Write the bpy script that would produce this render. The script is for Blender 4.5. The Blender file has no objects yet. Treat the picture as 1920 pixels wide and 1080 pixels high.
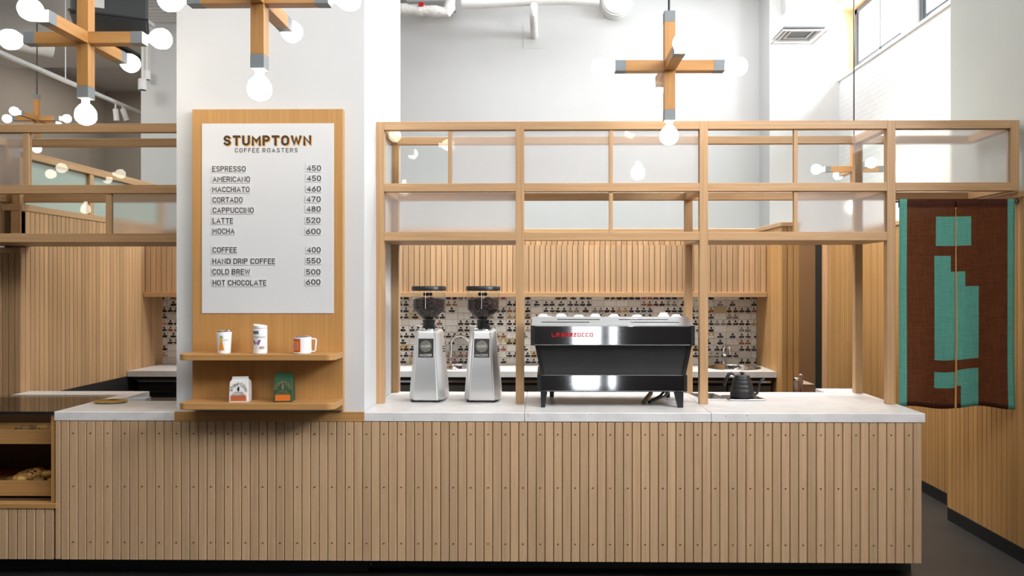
import bpy, bmesh, math, random
from mathutils import Vector, Matrix
random.seed(7)
S = bpy.context.scene
COL = S.collection
PI = math.pi

# ------------------------------------------------------------------ camera
F_PX, CX, CY, EYE, YAW = 1450.0, 999.0, 535.0, 1.67, math.atan(19 / 1450.0)
cam = bpy.data.cameras.new('camera')
cam.sensor_width = 36.0
cam.lens = 36.0 * F_PX / 1920
cam.shift_x = -(CX - 960) / 1920
cam.shift_y = -(540 - CY) / 1920
cam.clip_end = 200
cam_o = bpy.data.objects.new('camera', cam)
cam_o.location = (0, 0, EYE)
cam_o.rotation_euler = (PI / 2, 0, YAW)
COL.objects.link(cam_o)
S.camera = cam_o

def at(u, v, Y):
    """world x, z of the photograph's pixel (u, v) on the plane at depth Y"""
    t = (u - CX) / F_PX
    c, s = math.cos(YAW), math.sin(YAW)
    X = Y * (t * c - s) / (c + t * s)
    zc = -X * s + Y * c
    return X, EYE + (CY - v) * zc / F_PX
def ax(u, Y): return at(u, CY, Y)[0]

# ------------------------------------------------------------------ view and world
S.view_settings.view_transform = 'Standard'
S.view_settings.look = 'None'
S.view_settings.gamma = 1.0
S.view_settings.use_curve_mapping = False
S.view_settings.exposure = 0.35
S.cycles.use_denoising = True
S.cycles.max_bounces = 9
S.cycles.diffuse_bounces = 5
S.cycles.glossy_bounces = 4
S.cycles.transmission_bounces = 8
S.cycles.transparent_max_bounces = 24
S.cycles.sample_clamp_indirect = 6.0
S.cycles.caustics_reflective = False
S.cycles.caustics_refractive = False
W = bpy.data.worlds.new('sky'); S.world = W
W.use_nodes = True
W.node_tree.nodes['Background'].inputs['Color'].default_value = (0.86, 0.93, 1.0, 1)
W.node_tree.nodes['Background'].inputs['Strength'].default_value = 2.5

def area(name, loc, rot, sx, sy, power, color=(1, 1, 1)):
    l = bpy.data.lights.new(name, 'AREA')
    l.shape = 'RECTANGLE'; l.size = sx; l.size_y = sy; l.energy = power; l.color = color
    o = bpy.data.objects.new(name, l); o.location = loc; o.rotation_euler = rot
    COL.objects.link(o)
    return o
# daylight through the windows, then fill lights added to brighten the rooms
area('daylight_clerestory', (4.25, 7.9, 4.65), (0, PI / 2, 0), 0.95, 3.6, 270, (0.95, 0.98, 1.0))
area('daylight_side_window', (3.95, 1.8, 4.1), (0, PI / 2, 0), 1.7, 2.7, 290, (0.98, 0.98, 1.0))
area('daylight_storefront', (0.82, -3.6, 1.21), (PI / 2, 0, 0), 1.0, 2.38, 18, (0.97, 0.98, 1.0))
area('back_wall_fill', (1.0, 7.6, 5.55), (0, 0, 0), 4.2, 2.4, 98, (0.97, 0.98, 1.0))  # added fill for the rear wall and brick; the ceiling has no opening
area('front_room_fill', (0.2, 0.2, 5.5), (0.42, 0, 0), 6.0, 3.0, 225, (0.98, 0.985, 1.0))  # added overhead fill for the counter front and cabinets
bl = area('bar_fill', (-0.2, 5.7, 5.0), (0.25, 0, 0), 3.6, 0.5, 85, (1.0, 0.97, 0.92))  # added fill to brighten the cabinets and back counter
bl.data.spread = math.radians(110)
cl = area('corridor_fill', (2.45, 7.3, 4.4), (0, 0, 0), 0.8, 1.4, 34, (1.0, 0.95, 0.86))  # added fill lifting the corridor and right boarded walls
cl.data.spread = math.radians(110)
area('left_room_fill', (-6.2, 6.0, 5.5), (0.2, 0, 0), 2.5, 2.5, 150, (1.0, 0.95, 0.88))  # added fill for the dim left room and its boarded wall
area('far_room_fill', (-6.4, 13.4, 5.5), (0, 0, 0), 3.5, 2.5, 58, (1.0, 0.95, 0.88))  # added fill that keeps the far beige wall from going black

# ------------------------------------------------------------------ helpers
class BM:
    """collects shapes into one bmesh"""
    def __init__(self): self.b = bmesh.new()
    def merge(self, other, M=None):
        me = bpy.data.meshes.new('tmp'); other.to_mesh(me); other.free()
        if M is not None: me.transform(M)
        self.b.from_mesh(me); bpy.data.meshes.remove(me)
        return self
    def box(self, x0, x1, y0, y1, z0, z1, bev=0.0, M=None, seg=1):
        t = bmesh.new()
        vs = [t.verts.new((x, y, z)) for x in (x0, x1) for y in (y0, y1) for z in (z0, z1)]
        for f in ((0, 1, 3, 2), (4, 6, 7, 5), (0, 4, 5, 1), (2, 3, 7, 6), (0, 2, 6, 4), (1, 5, 7, 3)):
            t.faces.new([vs[i] for i in f])
        if bev: bmesh.ops.bevel(t, geom=t.edges[:], offset=bev, segments=seg, affect='EDGES', profile=0.5)
        return self.merge(t, M)
    def prism(self, pts, a0, a1, axis='Y', bev=0.0, M=None):
        """polygon of 2-D points swept along an axis (Y: x,z  X: y,z  Z: x,y)"""
        t = bmesh.new()
        def P(p, a):
            return {'Y': (p[0], a, p[1]), 'X': (a, p[0], p[1]), 'Z': (p[0], p[1], a)}[axis]
        A = [t.verts.new(P(p, a0)) for p in pts]; B = [t.verts.new(P(p, a1)) for p in pts]
        n = len(pts)
        t.faces.new(A); t.faces.new(B[::-1])
        for i in range(n): t.faces.new((A[i], B[i], B[(i + 1) % n], A[(i + 1) % n]))
        bmesh.ops.recalc_face_normals(t, faces=t.faces[:])
        if bev: bmesh.ops.bevel(t, geom=t.edges[:], offset=bev, segments=2, affect='EDGES', profile=0.5)
        return self.merge(t, M)
    def loft(self, rings, cap=True, M=None):
        t = bmesh.new()
        R = [[t.verts.new(p) for p in r] for r in rings]
        n = len(R[0])
        for a, b in zip(R, R[1:]):
            for i in range(n): t.faces.new((a[i], a[(i + 1) % n], b[(i + 1) % n], b[i]))
        if cap:
            t.faces.new(R[0][::-1]); t.faces.new(R[-1])
        bmesh.ops.recalc_face_normals(t, faces=t.faces[:])
        return self.merge(t, M)
    def lathe(self, prof, c=(0, 0, 0), seg=32, M=None, cap=True):
        rings = [[(c[0] + max(r, 1e-4) * math.cos(2 * PI * i / seg), c[1] + max(r, 1e-4) * math.sin(2 * PI * i / seg), c[2] + z)
                  for i in range(seg)] for r, z in prof]
        return self.loft(rings, cap, M)
    def tube(self, pts, r, seg=10, M=None):
        pts = [Vector(p) for p in pts]
        rr = r if isinstance(r, (list, tuple)) else [r] * len(pts)
        rings = []
        up = Vector((0, 0, 1))
        d0 = (pts[1] - pts[0]).normalized()
        if abs(d0.dot(up)) > 0.9: up = Vector((1, 0, 0))
        n = (up - d0 * up.dot(d0)).normalized()
        for i, p in enumerate(pts):
            d = (pts[min(i + 1, len(pts) - 1)] - pts[max(i - 1, 0)]).normalized()
            n = (n - d * n.dot(d)).normalized()
            b = d.cross(n)
            rings.append([p + (n * math.cos(2 * PI * k / seg) + b * math.sin(2 * PI * k / seg)) * rr[i] for k in range(seg)])
        return self.loft(rings, True, M)
    def sphere(self, c, rx, ry=None, rz=None, M=None, u=24, v=16):
        t = bmesh.new()
        bmesh.ops.create_uvsphere(t, u_segments=u, v_segments=v, radius=1)
        mm = Matrix.Translation(c) @ Matrix.Diagonal((rx, ry or rx, rz or rx, 1))
        return self.merge(t, (M @ mm) if M is not None else mm)

WL = {}
def obj(name, bm, mat, parent=None, smooth=False, local=False):
    """link a mesh; shapes are in world coordinates unless local"""
    me = bpy.data.meshes.new(name)
    b = bm.b if isinstance(bm, BM) else bm
    b.to_mesh(me); b.free()
    if isinstance(mat, (list, tuple)):
        for m in mat: me.materials.append(m)
    else: me.materials.append(mat)
    if smooth:
        for p in me.polygons: p.use_smooth = True
        try: me.set_sharp_from_angle(angle=math.radians(38))
        except Exception: pass
    o = bpy.data.objects.new(name, me); COL.objects.link(o)
    WL[o.name] = Vector((0, 0, 0))
    if parent is not None:
        o.parent = parent
        if not local: o.location = -WL[parent.name]
    return o
def tag(o, label, cat, group=None, kind=None):
    o['label'] = label; o['category'] = cat
    if group: o['group'] = group
    if kind: o['kind'] = kind
    return o
def thing(name, label, cat, loc=(0, 0, 0), rz=0, group=None, kind=None):
    o = bpy.data.objects.new(name, None); COL.objects.link(o)
    o.location = loc; o.rotation_euler = (0, 0, rz); o.empty_display_size = 0.1
    WL[o.name] = Vector(loc)
    return tag(o, label, cat, group, kind)
def struct(name, bm, mat, label, cat, parent=None):
    o = obj(name, bm, mat, parent)
    return tag(o, label, cat, None, 'structure')
def copy_tree(root, loc, label, group=None, rz=0):
    r = root.copy(); COL.objects.link(r); r.location = loc; r.rotation_euler = (0, 0, rz)
    r['label'] = label; WL[r.name] = Vector(loc)
    if group: r['group'] = group
    def kids(src, dst):
        for ch in list(src.children):
            c = ch.copy(); COL.objects.link(c); c.parent = dst
            kids(ch, c)
    kids(root, r)
    return r

# ------------------------------------------------------------------ materials
def mat_new(name):
    m = bpy.data.materials.new(name); m.use_nodes = True
    nt = m.node_tree
    return m, nt, nt.nodes['Principled BSDF']
def N(nt, t, **kw):
    n = nt.nodes.new(t)
    for k, v in kw.items(): setattr(n, k, v)
    return n
def plain(name, rgb, rough=0.5, metal=0.0, noise=0.0, scale=30, spec=None, bump=0.0):
    m, nt, p = mat_new(name)
    p.inputs['Roughness'].default_value = rough; p.inputs['Metallic'].default_value = metal
    p.inputs['Base Color'].default_value = (*rgb, 1)
    if spec is not None: p.inputs['Specular IOR Level'].default_value = spec
    if noise or bump:
        tc = N(nt, 'ShaderNodeTexCoord'); nz = N(nt, 'ShaderNodeTexNoise')
        nz.inputs['Scale'].default_value = scale; nz.inputs['Detail'].default_value = 4
        nt.links.new(tc.outputs['Object'], nz.inputs['Vector'])
        if noise:
            cr = N(nt, 'ShaderNodeValToRGB')
            cr.color_ramp.elements[0].position = 0.3; cr.color_ramp.elements[1].position = 0.7
            cr.color_ramp.elements[0].color = (*[c * (1 - noise) for c in rgb], 1)
            cr.color_ramp.elements[1].color = (*[min(1, c * (1 + noise)) for c in rgb], 1)
            nt.links.new(nz.outputs['Fac'], cr.inputs['Fac']); nt.links.new(cr.outputs['Color'], p.inputs['Base Color'])
        if bump:
            bp = N(nt, 'ShaderNodeBump'); bp.inputs['Strength'].default_value = bump; bp.inputs['Distance'].default_value = 0.01
            nt.links.new(nz.outputs['Fac'], bp.inputs['Height']); nt.links.new(bp.outputs['Normal'], p.inputs['Normal'])
    return m
def wood(name, dark, light, axis='Z', rough=0.45, island=0.16, fine=70):
    m, nt, p = mat_new(name)
    tc = N(nt, 'ShaderNodeTexCoord'); mp = N(nt, 'ShaderNodeMapping')
    sc = {'X': (1.6, fine, fine), 'Y': (fine, 1.6, fine), 'Z': (fine, fine, 1.6)}[axis]
    mp.inputs['Scale'].default_value = sc
    geo = N(nt, 'ShaderNodeNewGeometry')
    off = N(nt, 'ShaderNodeVectorMath', operation='SCALE'); off.inputs[0].default_value = (7, 3, 5)
    nt.links.new(geo.outputs['Random Per Island'], off.inputs['Scale'])
    add = N(nt, 'ShaderNodeVectorMath', operation='ADD')
    nt.links.new(tc.outputs['Object'], add.inputs[0]); nt.links.new(off.outputs[0], add.inputs[1])
    nt.links.new(add.outputs[0], mp.inputs['Vector'])
    nz = N(nt, 'ShaderNodeTexNoise'); nz.inputs['Scale'].default_value = 1.0; nz.inputs['Detail'].default_value = 6
    nz.inputs['Roughness'].default_value = 0.65; nz.inputs['Distortion'].default_value = 0.6
    nt.links.new(mp.outputs[0], nz.inputs['Vector'])
    cr = N(nt, 'ShaderNodeValToRGB')
    cr.color_ramp.elements[0].position = 0.28; cr.color_ramp.elements[1].position = 0.72
    cr.color_ramp.elements[0].color = (*dark, 1); cr.color_ramp.elements[1].color = (*light, 1)
    nt.links.new(nz.outputs['Fac'], cr.inputs['Fac'])
    mr = N(nt, 'ShaderNodeMapRange'); mr.inputs['To Min'].default_value = 1 - island; mr.inputs['To Max'].default_value = 1 + island
    nt.links.new(geo.outputs['Random Per Island'], mr.inputs['Value'])
    hs = N(nt, 'ShaderNodeHueSaturation')
    nt.links.new(mr.outputs[0], hs.inputs['Value']); nt.links.new(cr.outputs['Color'], hs.inputs['Color'])
    nt.links.new(hs.outputs[0], p.inputs['Base Color'])
    p.inputs['Roughness'].default_value = rough
    bp = N(nt, 'ShaderNodeBump'); bp.inputs['Strength'].default_value = 0.08; bp.inputs['Distance'].default_value = 0.002
    nt.links.new(nz.outputs['Fac'], bp.inputs['Height']); nt.links.new(bp.outputs['Normal'], p.inputs['Normal'])
    return m
OD, OL = (0.42, 0.245, 0.115), (0.58, 0.365, 0.19)
oak = {a: wood('oak_' + a, OD, OL, a) for a in 'XYZ'}
counter_oak = wood('counter_oak', (0.47, 0.30, 0.165), (0.62, 0.42, 0.25), 'Z', 0.5, 0.10)
board_oak = wood('board_oak', (0.44, 0.225, 0.07), (0.57, 0.31, 0.105), 'Z', 0.42, 0.0, 90)
board_oak_x = wood('shelf_oak', (0.42, 0.215, 0.07), (0.55, 0.30, 0.11), 'X', 0.42, 0.0, 90)
beam_oak = {a: wood('beam_oak_' + a, (0.36, 0.17, 0.05), (0.52, 0.27, 0.085), a, 0.4, 0.05, 45) for a in 'XYZ'}
groove = plain('groove_wood', (0.10, 0.052, 0.022), 0.8)
wall_oak = wood('wall_oak', (0.42, 0.225, 0.08), (0.57, 0.33, 0.125), 'Z', 0.45, 0.12)
cab_oak = wood('cabinet_oak', (0.46, 0.285, 0.15), (0.62, 0.41, 0.235), 'Z', 0.45, 0.14)
glass_top_m = None
white_wall = plain('white_paint', (0.655, 0.665, 0.67), 0.75, noise=0.015, scale=3)
beige_wall = plain('beige_paint', (0.42, 0.37, 0.32), 0.8, noise=0.02, scale=3)
ceil_m = plain('ceiling_paint', (0.66, 0.65, 0.64), 0.8, noise=0.02, scale=2)
front_m = plain('dark_lobby_paint', (0.028, 0.025, 0.024), 0.8)
black = plain('black_plastic', (0.012, 0.012, 0.013), 0.38)
black_matte = plain('black_matte', (0.008, 0.008, 0.008), 0.65)
kettle_black = plain('kettle_black', (0.018, 0.018, 0.020), 0.42, noise=0.1, scale=200)
lamp_grey = plain('lamp_grey', (0.19, 0.21, 0.225), 0.5)
window_grey = plain('window_grey', (0.085, 0.10, 0.115), 0.5)
white_gloss = plain('white_gloss', (0.86, 0.86, 0.85), 0.22)
white_sheet = plain('white_sheet', (0.72, 0.73, 0.74), 0.3)
white_print = plain('letter_strip', (0.70, 0.71, 0.725), 0.3)
black_ink = plain('black_ink', (0.02, 0.013, 0.010), 0.5)
brown_ink = plain('brown_ink', (0.045, 0.022, 0.010), 0.5)
amber_ink = plain('amber_ink', (0.75, 0.36, 0.06), 0.5)
brass = plain('brass', (0.62, 0.42, 0.13), 0.3, 1.0, noise=0.08, scale=40)
rubber = plain('rubber', (0.02, 0.02, 0.02), 0.7)
pipe_white = plain('painted_pipe', (0.80, 0.80, 0.79), 0.5, noise=0.03, scale=12)
lagging = plain('pipe_lagging', (0.74, 0.74, 0.72), 0.7, noise=0.08, scale=28, bump=1.0)
red_m = plain('red_enamel', (0.50, 0.006, 0.012), 0.5, spec=.2)
dark_steel = plain('dark_steel', (0.16, 0.15, 0.14), 0.35, 0.9, noise=0.08, scale=8)
bronze_door = plain('bronze_laminate', (0.17, 0.095, 0.045), 0.4, noise=0.05, scale=2)
copper = plain('copper_steel', (0.55, 0.42, 0.36), 0.25, 1.0)
paper = plain('paper', (0.62, 0.66, 0.70), 0.7)
def brushed(name, rgb, rough=0.3, axis='X', amt=0.12):
    m, nt, p = mat_new(name)
    tc = N(nt, 'ShaderNodeTexCoord'); mp = N(nt, 'ShaderNodeMapping')
    mp.inputs['Scale'].default_value = {'X': (2, 300, 300), 'Z': (300, 300, 2)}[axis]
    nz = N(nt, 'ShaderNodeTexNoise'); nz.inputs['Scale'].default_value = 1; nz.inputs['Detail'].default_value = 3
    nt.links.new(tc.outputs['Object'], mp.inputs[0]); nt.links.new(mp.outputs[0], nz.inputs['Vector'])
    mr = N(nt, 'ShaderNodeMapRange'); mr.inputs['To Min'].default_value = max(0.02, rough - amt); mr.inputs['To Max'].default_value = rough + amt
    nt.links.new(nz.outputs['Fac'], mr.inputs['Value']); nt.links.new(mr.outputs[0], p.inputs['Roughness'])
    p.inputs['Base Color'].default_value = (*rgb, 1); p.inputs['Metallic'].default_value = 1.0
    return m
steel = brushed('polished_steel', (0.72, 0.73, 0.74), 0.14, 'X', 0.05)
mirror_steel = plain('mirror_steel', (0.70, 0.70, 0.71), 0.12, 1.0)
black_steel = brushed('black_mirror_steel', (0.50, 0.50, 0.51), 0.05, 'X', 0.02)
tray_steel = brushed('tray_steel', (0.52, 0.53, 0.54), 0.26, 'X', 0.08)
chrome = plain('chrome', (0.80, 0.80, 0.80), 0.08, 1.0)
grinder_alu = brushed('grinder_aluminium', (0.80, 0.805, 0.81), 0.44, 'Z', 0.06)
charcoal_panel = plain('charcoal_panel', (0.055, 0.055, 0.056), 0.32, 0.3, noise=0.12, scale=7)

def stone():
    m, nt, p = mat_new('speckled_stone')
    tc = N(nt, 'ShaderNodeTexCoord')
    v = N(nt, 'ShaderNodeTexVoronoi'); v.inputs['Scale'].default_value = 34
    nt.links.new(tc.outputs['Object'], v.inputs['Vector'])
    lt = N(nt, 'ShaderNodeMath', operation='LESS_THAN'); lt.inputs[1].default_value = 0.10
    nt.links.new(v.outputs['Distance'], lt.inputs[0])
    sep = N(nt, 'ShaderNodeSeparateColor'); nt.links.new(v.outputs['Color'], sep.inputs[0])
    lt2 = N(nt, 'ShaderNodeMath', operation='LESS_THAN'); lt2.inputs[1].default_value = 0.22
    nt.links.new(sep.outputs[0], lt2.inputs[0])
    mu = N(nt, 'ShaderNodeMath', operation='MULTIPLY'); nt.links.new(lt.outputs[0], mu.inputs[0]); nt.links.new(lt2.outputs[0], mu.inputs[1])
    nz = N(nt, 'ShaderNodeTexNoise'); nz.inputs['Scale'].default_value = 9; nt.links.new(tc.outputs['Object'], nz.inputs['Vector'])
    cr = N(nt, 'ShaderNodeValToRGB')
    cr.color_ramp.elements[0].color = (0.70, 0.69, 0.68, 1); cr.color_ramp.elements[1].color = (0.80, 0.79, 0.78, 1)
    cr.color_ramp.elements[0].position = 0.3; cr.color_ramp.elements[1].position = 0.6
    nt.links.new(nz.outputs['Fac'], cr.inputs['Fac'])
    mx = N(nt, 'ShaderNodeMix', data_type='RGBA'); nt.links.new(mu.outputs[0], mx.inputs['Factor'])
    nt.links.new(cr.outputs[0], mx.inputs['A']); mx.inputs['B'].default_value = (0.07, 0.06, 0.055, 1)
    nt.links.new(mx.outputs['Result'], p.inputs['Base Color']); p.inputs['Roughness'].default_value = 0.32
    return m
stone_m = stone()

def concrete():
    m, nt, p = mat_new('dark_concrete')
    tc = N(nt, 'ShaderNodeTexCoord'); nz = N(nt, 'ShaderNodeTexNoise'); nz.inputs['Scale'].default_value = 2.2; nz.inputs['Detail'].default_value = 8
    nt.links.new(tc.outputs['Object'], nz.inputs['Vector'])
    cr = N(nt, 'ShaderNodeValToRGB'); cr.color_ramp.elements[0].position = 0.35; cr.color_ramp.elements[1].position = 0.7
    cr.color_ramp.elements[0].color = (0.014, 0.0135, 0.013, 1); cr.color_ramp.elements[1].color = (0.028, 0.027, 0.025, 1)
    nt.links.new(nz.outputs['Fac'], cr.inputs['Fac']); nt.links.new(cr.outputs[0], p.inputs['Base Color'])
    p.inputs['Roughness'].default_value = 0.45
    return m
concrete_m = concrete()

def brick_white():
    m, nt, p = mat_new('painted_brick')
    tc = N(nt, 'ShaderNodeTexCoord'); mp = N(nt, 'ShaderNodeMapping'); mp.inputs['Rotation'].default_value = (PI / 2, 0, PI / 2)
    sx = N(nt, 'ShaderNodeSeparateXYZ'); cb = N(nt, 'ShaderNodeCombineXYZ')
    nt.links.new(tc.outputs['Object'], sx.inputs[0]); nt.links.new(sx.outputs[1], cb.inputs[0]); nt.links.new(sx.outputs[2], cb.inputs[1])
    br = N(nt, 'ShaderNodeTexBrick'); br.inputs['Scale'].default_value = 4.2
    br.inputs['Color1'].default_value = (0.86, 0.86, 0.86, 1); br.inputs['Color2'].default_value = (0.83, 0.83, 0.83, 1); br.inputs['Mortar'].default_value = (0.72, 0.72, 0.72, 1)
    br.inputs['Mortar Size'].default_value = 0.012
    nt.links.new(cb.outputs[0], br.inputs['Vector']); nt.links.new(br.outputs['Color'], p.inputs['Base Color'])
    bp = N(nt, 'ShaderNodeBump'); bp.inputs['Strength'].default_value = 0.3; bp.inputs['Distance'].default_value = 0.01
    bp.invert = True
    nt.links.new(br.outputs['Fac'], bp.inputs['Height']); nt.links.new(bp.outputs['Normal'], p.inputs['Normal'])
    p.inputs['Roughness'].default_value = 0.7
    return m
brick_m = brick_white()

def outer(nt, fr):
    """Fresnel on the outer faces only (thin panes: no total reflection inside)"""
    g = N(nt, 'ShaderNodeNewGeometry'); a = N(nt, 'ShaderNodeMath', operation='SUBTRACT'); a.inputs[0].default_value = 1.0
    nt.links.new(g.outputs['Backfacing'], a.inputs[1])
    m = N(nt, 'ShaderNodeMath', operation='MULTIPLY'); nt.links.new(a.outputs[0], m.inputs[0]); nt.links.new(fr.outputs[0], m.inputs[1])
    return m.outputs[0]
def glass_clear(name='clear_glass', ior=1.5):
    m = bpy.data.materials.new(name); m.use_nodes = True; nt = m.node_tree; nt.nodes.clear()
    out = N(nt, 'ShaderNodeOutputMaterial'); tr = N(nt, 'ShaderNodeBsdfTransparent'); gl = N(nt, 'ShaderNodeBsdfGlossy')
    tr.inputs['Color'].default_value = (0.97, 0.985, 0.98, 1); gl.inputs['Roughness'].default_value = 0.0
    fr = N(nt, 'ShaderNodeFresnel'); fr.inputs['IOR'].default_value = ior
    mx = N(nt, 'ShaderNodeMixShader'); nt.links.new(outer(nt, fr), mx.inputs[0]); nt.links.new(tr.outputs[0], mx.inputs[1]); nt.links.new(gl.outputs[0], mx.inputs[2])
    nt.links.new(mx.outputs[0], out.inputs[0])
    return m
def glass_frost(name, tint, rough, milk):
    m = bpy.data.materials.new(name); m.use_nodes = True; nt = m.node_tree; nt.nodes.clear()
    out = N(nt, 'ShaderNodeOutputMaterial')
    rf = N(nt, 'ShaderNodeBsdfRefraction'); rf.inputs['IOR'].default_value = 1.12; rf.inputs['Roughness'].default_value = rough; rf.inputs['Color'].default_value = (*tint, 1)
    tl = N(nt, 'ShaderNodeBsdfTranslucent'); tl.inputs['Color'].default_value = (*tint, 1)
    df = N(nt, 'ShaderNodeBsdfDiffuse'); df.inputs['Color'].default_value = (*tint, 1)
    m0 = N(nt, 'ShaderNodeMixShader'); m0.inputs[0].default_value = 0.5
    nt.links.new(tl.outputs[0], m0.inputs[1]); nt.links.new(df.outputs[0], m0.inputs[2])
    m1 = N(nt, 'ShaderNodeMixShader'); m1.inputs[0].default_value = milk
    nt.links.new(rf.outputs[0], m1.inputs[1]); nt.links.new(m0.outputs[0], m1.inputs[2])
    gl = N(nt, 'ShaderNodeBsdfGlossy'); gl.inputs['Roughness'].default_value = 0.06
    fr = N(nt, 'ShaderNodeFresnel'); fr.inputs['IOR'].default_value = 1.45
    m2 = N(nt, 'ShaderNodeMixShader'); nt.links.new(outer(nt, fr), m2.inputs[0]); nt.links.new(m1.outputs[0], m2.inputs[1]); nt.links.new(gl.outputs[0], m2.inputs[2])
    nt.links.new(m2.outputs[0], out.inputs[0])
    return m
glass_m = glass_clear()
glass_top_m = glass_clear('case_glass', 8.0)
window_glass_m = glass_clear('window_glass', 1.12)
frost_m = glass_frost('reeded_glass', (1.0, 1.0, 1.0), 0.25, 0.22)
mint_m = glass_frost('mint_glass', (0.84, 0.96, 0.90), 0.3, 0.6)

def emis(name, rgb, strength):
    m = bpy.data.materials.new(name); m.use_nodes = True; nt = m.node_tree; nt.nodes.clear()
    e = N(nt, 'ShaderNodeEmission'); e.inputs[0].default_value = (*rgb, 1); e.inputs[1].default_value = strength
    nt.links.new(e.outputs[0], N(nt, 'ShaderNodeOutputMaterial').inputs[0])
    return m
bulb_m = emis('lit_bulb', (1.0, 0.87, 0.68), 15.0)

def tile_mat():
    m, nt, p = mat_new('patterned_tile')
    def Mt(op, a, b=None, c=None):
        n = N(nt, 'ShaderNodeMath', operation=op)
        for i, v in enumerate((a, b, c)):
            if v is None: continue
            if isinstance(v, (int, float)): n.inputs[i].default_value = v
            else: nt.links.new(v, n.inputs[i])
        return n.outputs[0]
    tc = N(nt, 'ShaderNodeTexCoord'); sx = N(nt, 'ShaderNodeSeparateXYZ'); nt.links.new(tc.outputs['Object'], sx.inputs[0])
    X = Mt('DIVIDE', sx.outputs[0], 0.1115); Z = Mt('DIVIDE', Mt('SUBTRACT', sx.outputs[2], 0.95), 0.0585)
    cx, cz = Mt('FLOOR', X), Mt('FLOOR', Z); fx, fz = Mt('FRACT', X), Mt('FRACT', Z)
    cb = N(nt, 'ShaderNodeCombineXYZ'); nt.links.new(cx, cb.inputs[0]); nt.links.new(cz, cb.inputs[1])
    wn = N(nt, 'ShaderNodeTexWhiteNoise', noise_dimensions='2D'); nt.links.new(cb.outputs[0], wn.inputs['Vector'])
    sc = N(nt, 'ShaderNodeSeparateColor'); nt.links.new(wn.outputs['Color'], sc.inputs[0])
    r1, r2, r3 = sc.outputs[0], sc.outputs[1], sc.outputs[2]
    single = Mt('LESS_THAN', r1, 0.2)
    blank = Mt('GREATER_THAN', r1, 0.86)
    fx2 = Mt('FRACT', Mt('MULTIPLY', fx, 2.0))
    mxx = N(nt, 'ShaderNodeMix', data_type='FLOAT'); nt.links.new(single, mxx.inputs['Factor']); nt.links.new(fx2, mxx.inputs['A'])
    nt.links.new(Mt('ADD', Mt('MULTIPLY', Mt('SUBTRACT', fx, 0.5), 1.7), 0.5), mxx.inputs['B'])
    x = mxx.outputs['Result']
    # wobble so that the shapes look hand printed
    nz = N(nt, 'ShaderNodeTexNoise'); nz.inputs['Scale'].default_value = 55; nt.links.new(tc.outputs['Object'], nz.inputs['Vector'])
    wob = Mt('MULTIPLY', Mt('SUBTRACT', nz.outputs['Fac'], 0.5), 0.30)
    dx = Mt('ADD', Mt('SUBTRACT', x, 0.5), wob)
    dot = Mt('LESS_THAN', Mt('ADD', Mt('POWER', Mt('DIVIDE', dx, 0.175), 2.0), Mt('POWER', Mt('DIVIDE', Mt('SUBTRACT', fz, 0.665), 0.165), 2.0)), 1.0)
    ddz = Mt('ADD', Mt('SUBTRACT', fz, 0.27), wob)
    pill = Mt('LESS_THAN', Mt('ADD', Mt('POWER', Mt('ABSOLUTE', Mt('DIVIDE', dx, 0.44)), 4.0), Mt('POWER', Mt('ABSOLUTE', Mt('DIVIDE', ddz, 0.175)), 2.5)), 1.0)
    shape = Mt('MULTIPLY', Mt('MAXIMUM', dot, pill), Mt('SUBTRACT', 1.0, blank))
    sp = Mt('FRACT', Mt('MULTIPLY', fx, 9.0))
    spk = N(nt, 'ShaderNodeTexVoronoi'); spk.inputs['Scale'].default_value = 70; nt.links.new(tc.outputs['Object'], spk.inputs['Vector'])
    speck = Mt('MULTIPLY', Mt('LESS_THAN', spk.outputs['Distance'], 0.24), Mt('GREATER_THAN', fz, 0.80))
    cr = N(nt, 'ShaderNodeValToRGB'); cr.color_ramp.interpolation = 'CONSTANT'
    cols = [(0, (0.012, 0.012, 0.014)), (0.34, (0.03, 0.012, 0.010)), (0.45, (0.05, 0.06, 0.06)), (0.50, (0.80, 0.79, 0.75)), (0.66, (0.28, 0.10, 0.03)),
            (0.70, (0.022, 0.03, 0.06)), (0.76, (0.42, 0.27, 0.10)), (0.81, (0.32, 0.10, 0.10)), (0.86, (0.05, 0.008, 0.012)), (0.94, (0.20, 0.19, 0.18))]
    e = cr.color_ramp.elements
    e[0].position, e[0].color = cols[0][0], (*cols[0][1], 1); e[1].position, e[1].color = cols[1][0], (*cols[1][1], 1)
    for ps, c in cols[2:]:
        q = e.new(ps); q.color = (*c, 1)
    nt.links.new(r2, cr.inputs['Fac'])
    br = N(nt, 'ShaderNodeValToRGB'); br.color_ramp.interpolation = 'CONSTANT'
    be = br.color_ramp.elements
    be[0].color = (0.70, 0.68, 0.63, 1); be[1].position = 0.5; be[1].color = (0.78, 0.76, 0.72, 1)
    q = be.new(0.93); q.color = (0.55, 0.43, 0.24, 1)
    nt.links.new(r3, br.inputs['Fac'])
    m1 = N(nt, 'ShaderNodeMix', data_type='RGBA'); nt.links.new(shape, m1.inputs['Factor']); nt.links.new(br.outputs[0], m1.inputs['A']); nt.links.new(cr.outputs[0], m1.inputs['B'])
    m2 = N(nt, 'ShaderNodeMix', data_type='RGBA'); nt.links.new(speck, m2.inputs['Factor']); nt.links.new(m1.outputs['Result'], m2.inputs['A']); m2.inputs['B'].default_value = (0.03, 0.025, 0.02, 1)
    g = Mt('MAXIMUM', Mt('LESS_THAN', Mt('MINIMUM', fx, Mt('SUBTRACT', 1.0, fx)), 0.014), Mt('LESS_THAN', Mt('MINIMUM', fz, Mt('SUBTRACT', 1.0, fz)), 0.027))
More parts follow.
